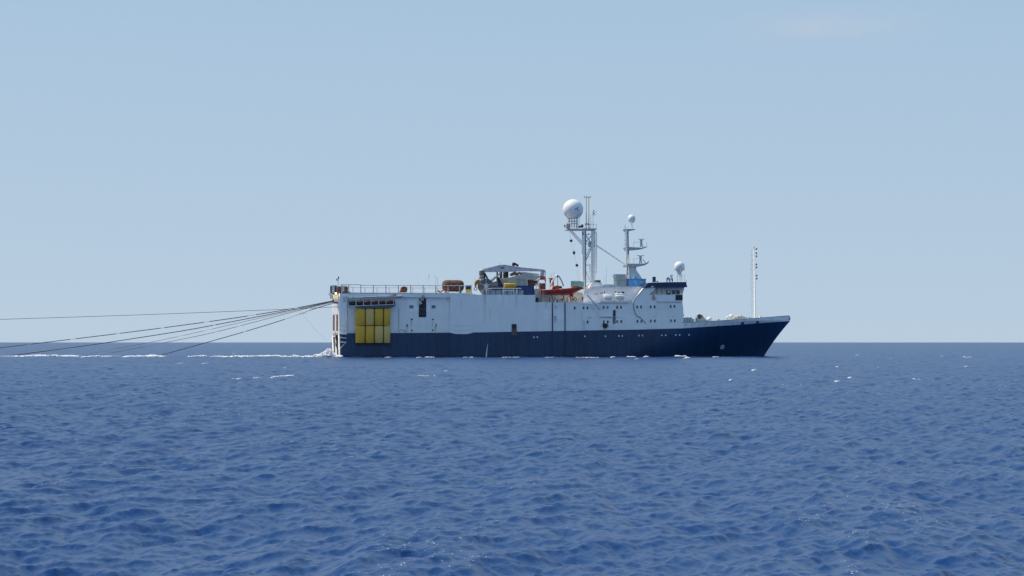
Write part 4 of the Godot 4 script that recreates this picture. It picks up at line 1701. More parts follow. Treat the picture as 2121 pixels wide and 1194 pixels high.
func build_masts():
	var z := -9.0
	# main mast: four legs, platform, braces
	var s := st()
	tube(s, at(1208.6, 600, z + 2.0), at(1208.6, 478, z + 2.0), 0.36, -1, 14)
	var mast := part("main_mast", s, "dome", vessel)
	mast.set_meta("label", "tall white lattice mast carrying the big satellite dome")
	s = st()
	tube(s, at(1212.4, 600, z + 1.0), at(1212.4, 478, z + 1.0), 0.20, -1, 12)
	part("mast_leg", s, "grey", mast)
	for q in [[1227.5, 0.30, 1.5], [1231.8, 0.20, -1.0]]:
		s = st()
		tube(s, at(q[0], 600, z + q[2]), at(q[0], 478, z + q[2]), q[1], -1, 12)
		part("mast_leg", s, "dome", mast)
	s = st()
	for q in [[1211, 504, 1226, 488, 0.13], [1211, 484, 1224, 503, 0.13], [1213, 542, 1226, 512, 0.15], [1212, 535, 1227, 503, 0.10], [1212, 551, 1230, 551, 0.08], [1212, 505.5, 1222, 505.5, 0.09], [1213, 562, 1224, 585, 0.08], [1218, 485, 1219.5, 486, 0.3], [1222, 600, 1222, 552, 0.09]]:
		tube(s, at(q[0], q[1], z + 1.0), at(q[2], q[3], z + 1.0), q[4])
	for i in 7:
		tube(s, at(1212, 486 + i * 15.5, z + 1.0), at(1228, 486 + i * 15.5, z + 1.0), 0.05, -1, 6)
	part("mast_brace", s, "dome", mast)
	s = st()
	bp(s, 1222, 500, 1231.5, 511, z + 1.6, z - 0.5)
	part("brace_box", s, "grey", mast)
	s = st()      # rust-streaked cable tray on the leg
	bp(s, 1206.6, 480, 1208.2, 487, z + 2.5, z + 2.3)
	bp(s, 1211.8, 482, 1213.6, 600, z + 1.4, z + 1.2)
	part("cable_tray", s, "dark_grey", mast)
	s = st()
	lattice(s, at(1235.2, 566, z), at(1235.2, 479, z), Vector3(0.0, 0, 0.45), 0.04, 26)
	part("mast_ladder", s, "rail", mast)
	s = st()
	bp(s, 1209, 473.2, 1235.6, 476.6, z + 2.4, z - 2.0)
	bp(s, 1176.5, 474.2, 1211, 476.8, z + 2.0, z - 2.0)
	var plat := part("mast_platform", s, "grey", mast)
	s = st()
	for x in [1176.5, 1181.0, 1197.8, 1212.0, 1221.0, 1229.0, 1235.0]:
		tube(s, at(x, 474, z + 2.2), at(x, 464, z + 2.2), 0.04)
	tube(s, at(1168.5, 467.5, z + 2.2), at(1199, 469, z + 2.2), 0.06)
	tube(s, at(1211, 464.6, z + 2.2), at(1235, 465, z + 2.2), 0.04)
	part("platform_rail", s, "rail", mast)
	s = st()
	bp(s, 1173.6, 463.2, 1180.2, 473.8, z + 2.4, z + 1.2)
	part("instrument_box", s, "beige", mast)
	s = st()
	tube(s, at(1168.5, 465.5, z + 2), at(1170, 471, z + 2), 0.12)
	tube(s, at(1170, 468, z + 2), at(1174, 468, z + 2), 0.10)
	ball(s, at(1202, 470, z + 1.5), Vector3(0.4, 0.25, 0.4), 10)
	ball(s, at(1206, 468.6, z + 1.5), Vector3(0.3, 0.4, 0.3), 10)
	part("sensor", s, "dark_grey", mast)
	s = st()
	tube(s, at(1179.5, 477.5, z + 1.5), at(1206.5, 508.5, z + 1.8), 0.13)
	tube(s, at(1183.5, 477.5, z - 1.5), at(1207, 503.5, z - 0.5), 0.12)
	tube(s, at(1206.5, 508.5, z + 1.9), at(1211.5, 530, z + 1.6), 0.14)
	part("platform_strut", s, "dome", mast)
	# big dome
	s = st()
	var c := at(1187, 434.2, z)
	var r := 2.16
	var prof := []
	for k in 25:
		var an := -1.02 + (PI / 2 + 1.02) * k / 24.0
		prof.append([maxf(r * cos(an), 0.004), r * sin(an)])
	prof.insert(0, [0.02, r * sin(-1.02)])
	turned(s, c, Vector3.UP, prof, 48)
	var dome := part("large_satellite_dome", s, "dome", mast)
	dome.name = "satellite_dome"
	# the print on it: three curved blades
	s = st()
	for blade in [[[0.02, -0.02], [-0.22, 0.08], [-0.48, -0.18], 0.075], [[0.05, 0.02], [0.18, -0.16], [0.32, -0.42], 0.085], [[0.02, 0.12], [0.12, 0.24], [0.36, 0.33], 0.06]]:
		var pts := []
		for i in 7:
			var t := i / 6.0
			var a: Vector2 = Vector2(blade[0][0], blade[0][1]).lerp(Vector2(blade[1][0], blade[1][1]), t)
			var b: Vector2 = Vector2(blade[1][0], blade[1][1]).lerp(Vector2(blade[2][0], blade[2][1]), t)
			var q := a.lerp(b, t) + Vector2(0.42, 0.02)
			pts.append(q)
		for i in 6:
			var w: float = blade[3] * (0.5 + 0.7 * sin(PI * (i + 0.5) / 6.0))
			var p0 := Vector3(pts[i].x, pts[i].y, sqrt(r * r - pts[i].length_squared()))
			var p1 := Vector3(pts[i + 1].x, pts[i + 1].y, sqrt(r * r - pts[i + 1].length_squared()))
			var mid := (p0 + p1) / 2
			var dir := (p1 - p0).normalized()
			var nn := mid.normalized()
			bx(s, c + mid, Vector3(w * 2.0, p0.distance_to(p1) * 1.1, 0.03), Basis(dir.cross(nn), dir, nn))
	part("dome_emblem", s, "container_blue", mast)
	s = st()
	var base_y := at(1187, 474, z).y
	for k in 12:
		var an := TAU * k / 12.0
		var d := Vector3(cos(an), 0, sin(an))
		tube(s, Vector3(c.x, base_y, c.z) + d * 1.05, Vector3(c.x, c.y - 1.84, c.z) + d * 1.08, 0.06)
	for y in [0.0, 0.62, 1.15]:
		ring(s, Vector3(c.x, c.y - 1.86 - y, c.z), 1.08, 0.06, Basis(), 28)
	part("dome_cage", s, "rail", mast)
	# whip aerials
	for q in [[1214.8, 405, 0.10], [1219.8, 407, 0.10], [1224, 444, 0.05], [1228.5, 437, 0.05], [1201, 448, 0.03]]:
		s = st()
		tube(s, at(q[0], 474, z), at(q[0] - 0.2, q[1], z), q[2], q[2] * 0.8)
		part("aerial", s, "dark_grey", mast)
	s = st()
	tube(s, at(1210, 409, z), at(1223.5, 409, z), 0.045)
	for x in [1210.4, 1223.3]:
		tube(s, at(x, 410, z), at(x, 406.5, z), 0.06)
	tube(s, at(1227, 439.5, z), at(1236, 439.5, z), 0.045)
	tube(s, at(1227, 445.5, z), at(1235.5, 445.5, z), 0.045)
	ball(s, at(1230, 442.6, z), Vector3(0.16, 0.18, 0.16), 8)
	ball(s, at(1230, 436.5, z), Vector3(0.16, 0.12, 0.16), 8)
	for x in [1213.8, 1217.8]:
		ball(s, at(x, 464.5, z), Vector3(0.2, 0.18, 0.2), 8)
	part("aerial_crosstree", s, "dark_grey", mast)
	# diagonal brace to the foremast
	s = st()
	tube(s, at(1235, 508.5, z), at(1296.5, 549.5, z), 0.16)
	part("mast_stay", s, "dome", mast)
	# day shapes on their halyard
	s = st()
	path(s, [at(1178, 477, z + 2), at(1183, 499, z + 2), at(1189, 524, z + 2), at(1195, 550, z + 2), at(1200, 592, z + 2)], 0.012, 5)
	part("halyard", s, "rope_grey", mast)
	for q in [[1183, 499, "round black ball shape hanging above the diamond shape"], [1195, 550, "round black ball shape hanging below the diamond shape"]]:
		s = st()
		ball(s, at(q[0], q[1], z + 2), Vector3.ONE * 0.31, 18)
		single("day_shape", s, "rubber", q[2], "signal shape", at(q[0], q[1], z + 2) - Vector3(0, 0.31, 0), "day shapes on the halyard")
	s = st()
	c = at(1189, 524, z + 2)
	turned(s, c, Vector3.UP, [[0.005, -0.5], [0.33, 0.0], [0.005, 0.5]], 14)
	single("day_shape", s, "rubber", "black diamond shape hanging between two black balls", "signal shape", c - Vector3(0, 0.5, 0), "day shapes on the halyard")
	# house tops round the mast feet
	s = st()
	plate(s, [[1221, 597], [1224, 588], [1229, 585.5], [1246, 585.5], [1250, 592], [1250, 597]], -4.0, -10.0)
	plate(s, [[1250, 597], [1250, 590.5], [1262, 589], [1280, 591], [1280, 597]], -6.0, -12.0)
	part("deck_casing", s, "white", vessel)
	s = st()
	bp(s, 1234, 580.6, 1244.4, 586, -4.5, -6.0)
	part("vent_louvre", s, "dark_grey", vessel)
	s = st()
	bp(s, 1277, 568.6, 1296.5, 596, -5.0, -8.0)
	var fun := part("funnel_casing", s, "beige", vessel)
	s = st()
	bp(s, 1274.5, 568.0, 1297, 569.4, -4.9, -8.1)
	bp(s, 1269, 573, 1277, 574.4, -5.0, -5.6)
	tube(s, at(1276.2, 596, -4.8), at(1276.2, 584, -4.8), 0.14)
	part("casing_top", s, "dome", fun)
	s = st()
	tube(s, at(1253, 590, -6), at(1253, 572, -6), 0.02)
	tube(s, at(1256.5, 590, -6), at(1256.5, 553, -6), 0.02)
	part("aerial", s, "rail", vessel)
	# foremast
	s = st()
	tube(s, at(1298.2, 596, z + 1.5), at(1298.2, 476, z + 1.5), 0.17, -1, 12)
	var fm := part("radar_mast", s, "dome", vessel)
	fm.set_meta("label", "white pole mast with radar platforms and a small dome")
	s = st()
	tube(s, at(1301.6, 580, z + 0.8), at(1300.6, 478, z + 0.8), 0.26, 0.16, 12)
	part("mast_leg", s, "grey", fm)
	s = st()
	plate(s, [[1300, 551], [1318, 551], [1318.5, 560], [1330, 577], [1330, 580], [1300, 580]], z + 0.6, z - 0.6)
	part("mast_skirt", s, "white", fm)
	s = st()
	plate(s, [[1295, 549], [1302, 546.5], [1336, 546.5], [1343, 543.5], [1343.5, 545.5], [1336, 550], [1325, 552.4], [1300, 553.6], [1295, 551]], z + 1.5, z - 1.5)
	plate(s, [[1297, 512.5], [1302, 511.8], [1330, 513.5], [1340, 510.5], [1340, 512.5], [1330, 516.4], [1308, 518.6], [1300, 519.2]], z + 1.5, z - 1.5)
	plate(s, [[1295, 474.5], [1316, 474.8], [1316, 476.4], [1305, 478.6], [1298, 479.5]], z + 1.2, z - 1.2)
	part("radar_platform", s, "grey", fm)
	s = st()
	for q in [[1313, 502, 514], [1340, 502, 512], [1332, 506, 513], [1342.4, 541, 545], [1313, 536, 547]]:
		tube(s, at(q[0], q[1], z + 1.4), at(q[0], q[2], z + 1.4), 0.035)
	tube(s, at(1313, 502, z + 1.4), at(1325, 502.4, z + 1.4), 0.035)
	tube(s, at(1311, 536, z + 1.4), at(1327, 536.4, z + 1.4), 0.03)
	part("platform_rail", s, "rail", fm)
	for q in [[1328, 495.8, 512.0, 1322.5, 1335], [1326.5, 530, 546.0, 1318.5, 1335]]:
		s = st()
		tube(s, at(q[0] - 1.5, q[2], z), at(q[0], q[1] + 1.5, z), 0.13)
		tube(s, at(q[0] + 2.5, q[2], z), at(q[0] + 0.5, q[1] + 1.5, z), 0.13)
		bx(s, at(q[0] + 0.3, q[1] + 3, z), Vector3(0.5, 0.4, 0.5))
		var rd := part("radar", s, "rail", fm)
		s = st()
		bx(s, at((q[3] + q[4]) / 2, q[1], z), Vector3((q[4] - q[3]) / 10.0, 0.16, 0.3))
		part("scanner", s, "dome", fm)
	s = st()
	path(s, [at(1331, 537, z), at(1337, 544, z)], 0.1)
	ball(s, at(1343.4, 542.6, z), Vector3.ONE * 0.13, 8)
	part("mast_light", s, "dome", fm)
	s = st()
	tube(s, at(1295, 512, z + 1.5), at(1295, 465, z + 1.5), 0.05)
	for y in [471.0, 484.0, 498.0, 507.0]:
		tube(s, at(1292.5, y, z + 1.5), at(1298, y, z + 1.5), 0.035)
	part("aerial", s, "rail", fm)
	s = st()
	tube(s, at(1309.2, 476, z), at(1309, 462, z), 0.11)
	part("dome_stem", s, "dome", fm)
	s = st()
	c = at(1308.4, 453.8, z)
	turned(s, c, Vector3.UP, [[0.01, -0.82], [0.5, -0.78], [0.62, -0.6], [0.78, -0.2], [0.80, 0.1], [0.74, 0.4], [0.58, 0.66], [0.36, 0.82], [0.15, 0.89], [0.005, 0.9]], 28)
	dome = part("satellite_dome", s, "dome", fm)
	# light blue tank beside the foremast
	var t := thing("deck_tank", "light blue covered tank at the foot of the radar mast", "tank", at(1320.5, 596, -5.0))
	s = st()
	bp(s, 1302.5, 579.4, 1338, 594.2, -5.0, -8.0)
	part("body", s, "tank_blue", t)
	s = st()
	bp(s, 1301.8, 577.6, 1339, 579.4, -4.9, -8.1)
	part("lid", s, "tank_blue", t)
	s = st()
	plate(s, [[1311, 578], [1313.5, 573], [1316, 571], [1318, 573.5], [1321, 574], [1322.5, 578]], -6.0, -7.2)
	part("hatch", s, "tank_blue", t)
	s = st()
	for x in [1313.0, 1325.0]:
		bp(s, x, 584, x + 5, 585, -4.93, -5.0)
	part("handle", s, "dome", t)
	# life rafts in their cradles
	for q in [[1250.8, 610.5, 1268.6, 617.6, "white life raft canister in a cradle on the balcony, beside the stair"], [1275.5, 608.6, 1293.6, 617.4, "white life raft canister in a cradle below the two small windows"]]:
		var a := at(q[0], q[3], -0.2)
		var b := at(q[2], q[1], -0.2)
		t = thing("life_raft", q[4], "life raft", Vector3((a.x + b.x) / 2, at(q[0], 626, -0.2).y, -0.6), "life rafts on the balcony")
		for k in 2:
			s = st()
			var cc := Vector3(lerpf(a.x, b.x, 0.5), lerpf(a.y, b.y, 0.32 + 0.42 * k), -0.45 - 0.25 * k)
			var hl := (b.x - a.x) * 0.5
			turned(s, cc - Vector3(hl, 0, 0), Vector3.RIGHT, [[0.02, 0.0], [0.2, 0.02], [0.30, 0.18], [0.30, 2 * hl - 0.18], [0.2, 2 * hl - 0.02], [0.02, 2 * hl]], 18)
			part("canister", s, "dome", t)
		s = st()
		plate(s, [[q[0] + 1.5, q[3] - 0.4], [q[2] + 0.5, q[3] - 0.4], [q[2] - 0.5, q[3] + 3.4], [q[0] + 3, q[3] + 3.0]], -0.25, -0.9)
		for k in 3:
			tube(s, at(q[0] + 4 + 4.5 * k, q[3] + 2, -0.6), at(q[0] + 4 + 4.5 * k, 626, -0.6), 0.07)
		part("cradle", s, "grey", t)
	s = st()
	for x in [1244.0, 1256.0, 1268.0, 1280.0, 1292.0, 1303.0]:
		tube(s, at(x, 617.5, 0.1), at(x, 626, 0.1), 0.03)
	tube(s, at(1244, 617.8, 0.1), at(1303, 617.8, 0.1), 0.025)
	part("balcony_rail", s, "rail", vessel)
	s = st()
	ball(s, at(1241.6, 626.4, 0.2), Vector3.ONE * 0.13, 10)
	part("balcony_lamp", s, "dome", vessel)

func build_foredeck():
	var z := -7.0
	# winch abaft
	var t := thing("mooring_winch", "grey mooring winch on the foredeck in front of the bridge block", "winch", at(1426, 672, z))
	var s := st()
	bp(s, 1417, 658.5, 1434, 672, z, z - 2.0)
	part("housing", s, "grey", t)
	s = st()
	for x in [1419.5, 1425.0, 1431.0]:
		bp(s, x, 657.4, x + 1.8, 672, z + 0.2, z)
	tube(s, at(1415, 651, z), at(1417, 655, z), 0.1)
	bp(s, 1434.5, 661, 1439, 672, z, z - 1.0)
	part("frame", s, "rail", t)
	# windlass
	t = thing("anchor_windlass", "pale windlass with a tilted drum on the foredeck", "windlass", at(1462, 670, z))
	s = st()
	plate(s, [[1444, 670], [1445.5, 652.5], [1449, 651], [1455, 653], [1460, 660], [1466, 664], [1466, 670]], z, z - 1.6)
	part("frame", s, "beige", t)
	s = st()
	turned(s, at(1449.5, 656, z) - Vector3(0, 0, 0.1), Vector3.BACK, [[0.01, 0], [0.5, 0], [0.5, 0.12], [0.2, 0.16], [0.2, 0.4], [0.01, 0.4]], 18)
	part("gypsy", s, "dark_grey", t)
	s = st()
	ball(s, at(1470, 662, z - 0.5), Vector3(0.6, 0.55, 0.6), 14)
	bp(s, 1466, 660, 1474, 670, z - 0.3, z - 1.4)
	part("motor", s, "dome", t)
	# ventilators
	for q in [[1515, 654.4, 0.52, "round white mushroom ventilator on the foredeck beside the windlass"], [1507, 657.8, 0.3, "small white ventilator on the foredeck beside the larger round one"]]:
		s = st()
		var c := at(q[0], q[1] + 2.0, z)
		var foot: float = c.y - at(q[0], 667, z).y
		turned(s, c, Vector3.UP, [[q[2] * 0.6, -foot], [q[2] * 0.6, -0.15], [q[2], -0.12], [q[2] * 1.05, 0.1], [q[2] * 0.8, 0.35], [q[2] * 0.35, 0.48], [0.005, 0.5]], 20)
		single("ventilator", s, "dome", q[3], "ventilator", at(q[0], 667, z), "ventilators on the foredeck")
	s = st()
	for q in [[1523, 659.5, 0.35], [1528, 658.6, 0.45], [1534, 657, 0.4], [1539, 658.8, 0.4], [1488, 662.8, 0.25], [1545, 658.6, 0.25]]:
		ball(s, at(q[0], q[1], z - 1), Vector3(q[2] * 1.2, q[2], q[2]), 10)
	for q in [[1531, 657.4, 1538, 657.8], [1520, 661, 1545, 660]]:
		tube(s, at(q[0], q[1], z - 1), at(q[2], q[3], z - 1), 0.18)
	bp(s, 1519, 660, 1546, 668, z - 1, z - 3)
	single("rope_stowage", s, "beige", "pale heap of mooring ropes stowed beside the bow mast", "rope", at(1531, 668, z - 1))
	for q in [[1430, 666.5], [1488.5, 664], [1552, 657.5], [1556, 658.2], [1484, 666]]:
		s = st()
		tube(s, at(q[0], q[1] + 6, -6), at(q[0], q[1], -6), 0.13)
		part("bitt", s, "dark_grey", vessel)
	# dark fairlead boxes in the bulwark
	for q in [[1538.3, 668.6], [1569.7, 666.3]]:
		s = st()
		var p := on_hull(q[0], q[1], 0.0)
		var dx := (on_hull(q[0] + 2, q[1]) - on_hull(q[0] - 2, q[1])).normalized()
		var right := Vector3(dx.x, 0, dx.z).normalized()
		bx(s, p, Vector3(0.62, 0.80, 0.14), Basis(right, Vector3.UP, right.cross(Vector3.UP)))
		part("mooring_port", s, "black", vessel)
	s = st()
	bp(s, 1574, 654.6, 1580, 664, -8.6, -9.4)
	part("bow_locker", s, "dome", vessel)
	s = st()
	ball(s, at(1634.5, 659.5, -9.0), Vector3(0.3, 0.55, 0.35), 12)
	tube(s, at(1631.5, 661, -8.7), at(1637.2, 657, -8.9), 0.12)
	tube(s, at(1634, 655, -8.9), at(1637.2, 663, -8.9), 0.10)
	part("bow_fairlead", s, "grey", vessel)
	# bow mast
	z = -9.0
	s = st()
	tube(s, at(1563.6, 668, z), at(1562.3, 517, z), 0.12, 0.07, 12)
	var m := part("bow_mast", s, "white", vessel)
	m.set_meta("label", "slender white mast with lanterns at the bow")
	s = st()
	tube(s, at(1565.6, 668, z + 0.2), at(1563.4, 535, z + 0.2), 0.05)
	part("conduit", s, "rail", m)
	s = st()
	lattice(s, at(1556.2, 668, z), at(1555.8, 536, z), Vector3(0.28, 0, 0), 0.032, 56)
	tube(s, at(1557.4, 537, z), at(1557.4, 516, z), 0.04)
	tube(s, at(1552, 528.6, z), at(1563, 528.6, z), 0.03)
	for i in 14:
		tube(s, at(1558.5, 540 + i * 9.2, z), at(1563.4, 540 + i * 9.2, z), 0.02, -1, 5)
	part("mast_ladder", s, "dome", m)
	for q in [[1567.4, 515.8], [1567, 524.5], [1567.2, 531], [1567.2, 548], [1567.4, 554], [1568, 571], [1568, 577]]:
		s = st()
		tube(s, at(q[0], q[1] + 1.6, z + 0.1), at(q[0], q[1] - 1.6, z + 0.1), 0.15, -1, 10)
		tube(s, at(1563, q[1] + 1.8, z), at(q[0] + 1.2, q[1] + 1.8, z + 0.1), 0.035)
		part("lantern", s, "dark_grey", m)
	s = st()
	tube(s, at(1562.2, 517, z), at(1562.2, 511, z), 0.06)
	ball(s, at(1562.2, 512, z), Vector3.ONE * 0.15, 8)
	part("masthead_light", s, "rail", m)

# ---------------------------------------------------------------- tow cables
func deep(px: float, py: float, d: float) -> Vector3:
	return Vector3(0, EYE, 0) + ray(px, py) * d

func tow_line(called: String, label: String, pts: Array, d0: float, d1: float, gaps: Array, thick: float, thin: float, m: String):
	var x0: float = pts[0][0]
	var x1: float = pts[-1][0]
	var curve := Curve3D.new()
	# a smooth run through the points
	var fine := []
	for i in pts.size() - 1:
		var p0: Array = pts[maxi(i - 1, 0)]
		var p1: Array = pts[i]
		var p2: Array = pts[i + 1]
		var p3: Array = pts[mini(i + 2, pts.size() - 1)]
		for k in 8:
			var q := Vector2(p1[0], p1[1]).cubic_interpolate(Vector2(p2[0], p2[1]), Vector2(p0[0], p0[1]), Vector2(p3[0], p3[1]), k / 8.0)
			fine.append(q)
	fine.append(Vector2(pts[-1][0], pts[-1][1]))
	var o := Node3D.new()
	o.name = numbered(called)
	add_child(o)
	o.position = deep(x0, pts[0][1], d0)
	meta(o, label, "cable", "cables towed astern")
	var s := st()
	var t := st()
	var bits := []
	for i in fine.size() - 1:
		bits.append([fine[i], fine[i + 1]])
	var any := false
	for b in bits:
		var n := maxi(1, int(absf(b[0].x - b[1].x) / 4.0))
		for k in n:
			var a: Vector2 = b[0].lerp(b[1], k / float(n))
			var c: Vector2 = b[0].lerp(b[1], (k + 1) / float(n))
			var pa := deep(a.x, a.y, lerpf(d0, d1, (a.x - x0) / (x1 - x0))) - o.position
			var pb := deep(c.x, c.y, lerpf(d0, d1, (c.x - x0) / (x1 - x0))) - o.position
			var bare := false
			for g in gaps:
				if (a.x + c.x) / 2 > g[0] and (a.x + c.x) / 2 < g[1]:
					bare = true
			if not bare:
				tube(s, pa, pb, thick, -1, 6)
				any = true
			tube(t, pa, pb, thin, -1, 5)
	var core := MeshInstance3D.new()
	core.name = "core"
	core.mesh = t.commit()
	core.material_override = mats["rope_grey"]
	o.add_child(core)
	if any:
		var cover := MeshInstance3D.new()
		cover.name = "fairing"
		cover.mesh = s.commit()
		cover.material_override = mats[m]
		o.add_child(cover)

func sea_depth(px: float, py: float) -> float:
	var p := on_sea(px, py)
	return (cam_basis.inverse() * (p - Vector3(0, EYE, 0))).z * -1.0

func build_cables():
	var d := (cam_basis.inverse() * (ship * at(692, 624, -1.4) - Vector3(0, EYE, 0))).z * -1.0
	tow_line("tow_cable", "thin grey wire running almost level from the stern, highest of the cables", [[702, 636.2], [686, 636.6], [577, 641.6], [300, 652.2], [0, 662], [-160, 666.4]], d + 2, d - 12, [], 0.05, 0.02, "rope_grey")
	tow_line("tow_cable", "dark tow cable with several pale gaps in its covering", [[700, 621.5], [686, 624.2], [612, 638.4], [530, 652.2], [421, 668.2], [244, 691.4], [0, 720.7], [-130, 735.5]], d, sea_depth(-130, 737), [[55, 63], [145, 155], [238, 248], [331, 339], [421, 435], [513, 529], [609, 618]], 0.09, 0.035, "rope_dark")
	tow_line("tow_cable", "dark unbroken tow cable that meets the water farthest astern in the wake", [[700, 622.5], [686, 625.4], [611, 641.2], [441, 674.2], [356, 689.2], [180, 716], [8, 738.7]], d + 4, sea_depth(8, 738.7), [[354, 357], [442, 445]], 0.09, 0.035, "rope_dark")
	tow_line("tow_cable", "thin faded tow cable between two thicker dark ones", [[700, 623], [686, 626], [611, 643.6], [556, 655.2], [366.6, 698], [234, 724], [170, 736]], d + 7, sea_depth(170, 736.5), [[170, 238], [300, 312], [366, 378], [420, 440]], 0.05, 0.025, "rope_grey")
	tow_line("tow_cable", "thin dark tow cable just above the lowest one", [[700, 624], [686, 627.2], [600, 648.4], [444.7, 688.4], [336, 711], [237, 730], [196, 738]], d + 9, sea_depth(196, 738), [[190, 238], [300, 334], [444, 449], [490, 500]], 0.06, 0.025, "rope_grey")
	tow_line("tow_cable", "lowest dark tow cable, meeting the water nearest to the ship", [[700, 625], [686, 629.6], [648, 641], [589, 662], [509, 686.7], [429, 709.4], [344, 733], [324, 738.2]], d + 10, sea_depth(324, 738.2), [[506, 511], [428, 431], [589, 640]], 0.085, 0.035, "rope_dark")
	tow_line("tow_cable", "slack thin rope hanging from the red marker toward the splash", [[622, 646], [628, 653], [640, 668], [655, 686], [674, 704]], d + 5, d + 2, [[0, 2000]], 0.02, 0.013, "rope_grey")
	# red marker floats on the cable
	var o := Node3D.new()
	o.name = "cable_marker"
	add_child(o)
	o.position = deep(628, 650, d + 5)
	meta(o, "small red and white marker on the tow cables off the stern", "marker")
	var s := st()
	for q in [[617, 652.6, 624, 650.2], [626, 649.6, 631, 647.8], [632, 646.6, 639, 644.4]]:
		tube(s, deep(q[0], q[1], d + 5) - o.position, deep(q[2], q[3], d + 5) - o.position, 0.05)
	var e := MeshInstance3D.new()
	e.name = "red_sleeve"
	e.mesh = s.commit()
	e.material_override = mats["orange"]
	o.add_child(e)
	s = st()
	tube(s, deep(612, 654.5, d + 5) - o.position, deep(645, 642.4, d + 5) - o.position, 0.02)
	tube(s, deep(621, 649.2, d + 5) - o.position, deep(637, 650.2, d + 5) - o.position, 0.018)
	e = MeshInstance3D.new()
	e.name = "line"
	e.mesh = s.commit()
	e.material_override = mats["rope_pale"]
	o.add_child(e)

# ---------------------------------------------------------------- people
func body_mesh(bones: Array, cell: float) -> ArrayMesh:
	# bones: [a, b, radius a, radius b, colour]; a smooth union of tapered capsules meshed as surface nets
	var lo := Vector3.ONE * 1e9
	var hi := -lo
	for b in bones:
		for k in 2:
			lo = lo.min(b[k] - Vector3.ONE * (b[2 + k] + cell * 2))
			hi = hi.max(b[k] + Vector3.ONE * (b[2 + k] + cell * 2))
	var n := Vector3i(((hi - lo) / cell).ceil()) + Vector3i.ONE
	var field_ := PackedFloat32Array()
	field_.resize(n.x * n.y * n.z)
	for z in n.z:
		for y in n.y:
			for x in n.x:
				field_[(z * n.y + y) * n.x + x] = body_distance(lo + Vector3(x, y, z) * cell, bones)
	var ids := {}
	var verts := PackedVector3Array()
	var cols := PackedColorArray()
	for z in n.z - 1:
		for y in n.y - 1:
			for x in n.x - 1:
				var sum := Vector3.ZERO
				var cnt := 0
				for e in [[0, 1], [2, 3], [4, 5], [6, 7], [0, 2], [1, 3], [4, 6], [5, 7], [0, 4], [1, 5], [2, 6], [3, 7]]:
					var a := Vector3i(e[0] & 1, (e[0] >> 1) & 1, e[0] >> 2)
					var b := Vector3i(e[1] & 1, (e[1] >> 1) & 1, e[1] >> 2)
					var fa := field_[((z + a.z) * n.y + y + a.y) * n.x + x + a.x]
					var fb := field_[((z + b.z) * n.y + y + b.y) * n.x + x + b.x]
					if (fa < 0.0) != (fb < 0.0):
						sum += Vector3(a).lerp(Vector3(b), fa / (fa - fb))
						cnt += 1
				if cnt:
					var p := lo + (Vector3(x, y, z) + sum / cnt) * cell
					ids[Vector3i(x, y, z)] = verts.size()
					verts.append(p)
					var best := 1e9
					var col := Color.WHITE
					for bo in bones:
						var dd := capsule(p, bo)
						if dd < best:
							best = dd
							col = bo[4]
					cols.append(col)
	var idx := PackedInt32Array()
	for z in range(1, n.z - 1):
		for y in range(1, n.y - 1):
			for x in range(1, n.x - 1):
				var f0 := field_[(z * n.y + y) * n.x + x]
				for ax in 3:
					var step := Vector3i(int(ax == 0), int(ax == 1), int(ax == 2))
					var f1 := field_[((z + step.z) * n.y + y + step.y) * n.x + x + step.x]
					if (f0 < 0.0) == (f1 < 0.0):
						continue
					var u := Vector3i(int(ax == 1), int(ax == 2), int(ax == 0))
					var w := Vector3i(int(ax == 2), int(ax == 0), int(ax == 1))
					var c := Vector3i(x, y, z)
					var q := [ids[c], ids[c - u], ids[c - u - w], ids[c - w]]
					for e in ([0, 2, 1, 0, 3, 2] if f0 < 0.0 else [0, 1, 2, 0, 2, 3]):
						idx.append(q[e])
	var s := SurfaceTool.new()
	s.begin(Mesh.PRIMITIVE_TRIANGLES)
	for i in verts.size():
		s.set_color(cols[i])
		s.add_vertex(verts[i])
	for i in idx:
		s.add_index(i)
	s.generate_normals()
	return s.commit()

func capsule(p: Vector3, b: Array) -> float:
	var ab: Vector3 = b[1] - b[0]
	var t := clampf((p - b[0]).dot(ab) / maxf(ab.length_squared(), 1e-6), 0.0, 1.0)
	return p.distance_to(b[0] + ab * t) - lerpf(b[2], b[3], t)

func body_distance(p: Vector3, bones: Array) -> float:
	var d := 1.0
	for b in bones:
		var e := capsule(p, b)
		var h := maxf(0.05 - absf(d - e), 0.0) / 0.05
		d = minf(d, e) - h * h * 0.05 * 0.25
	return d

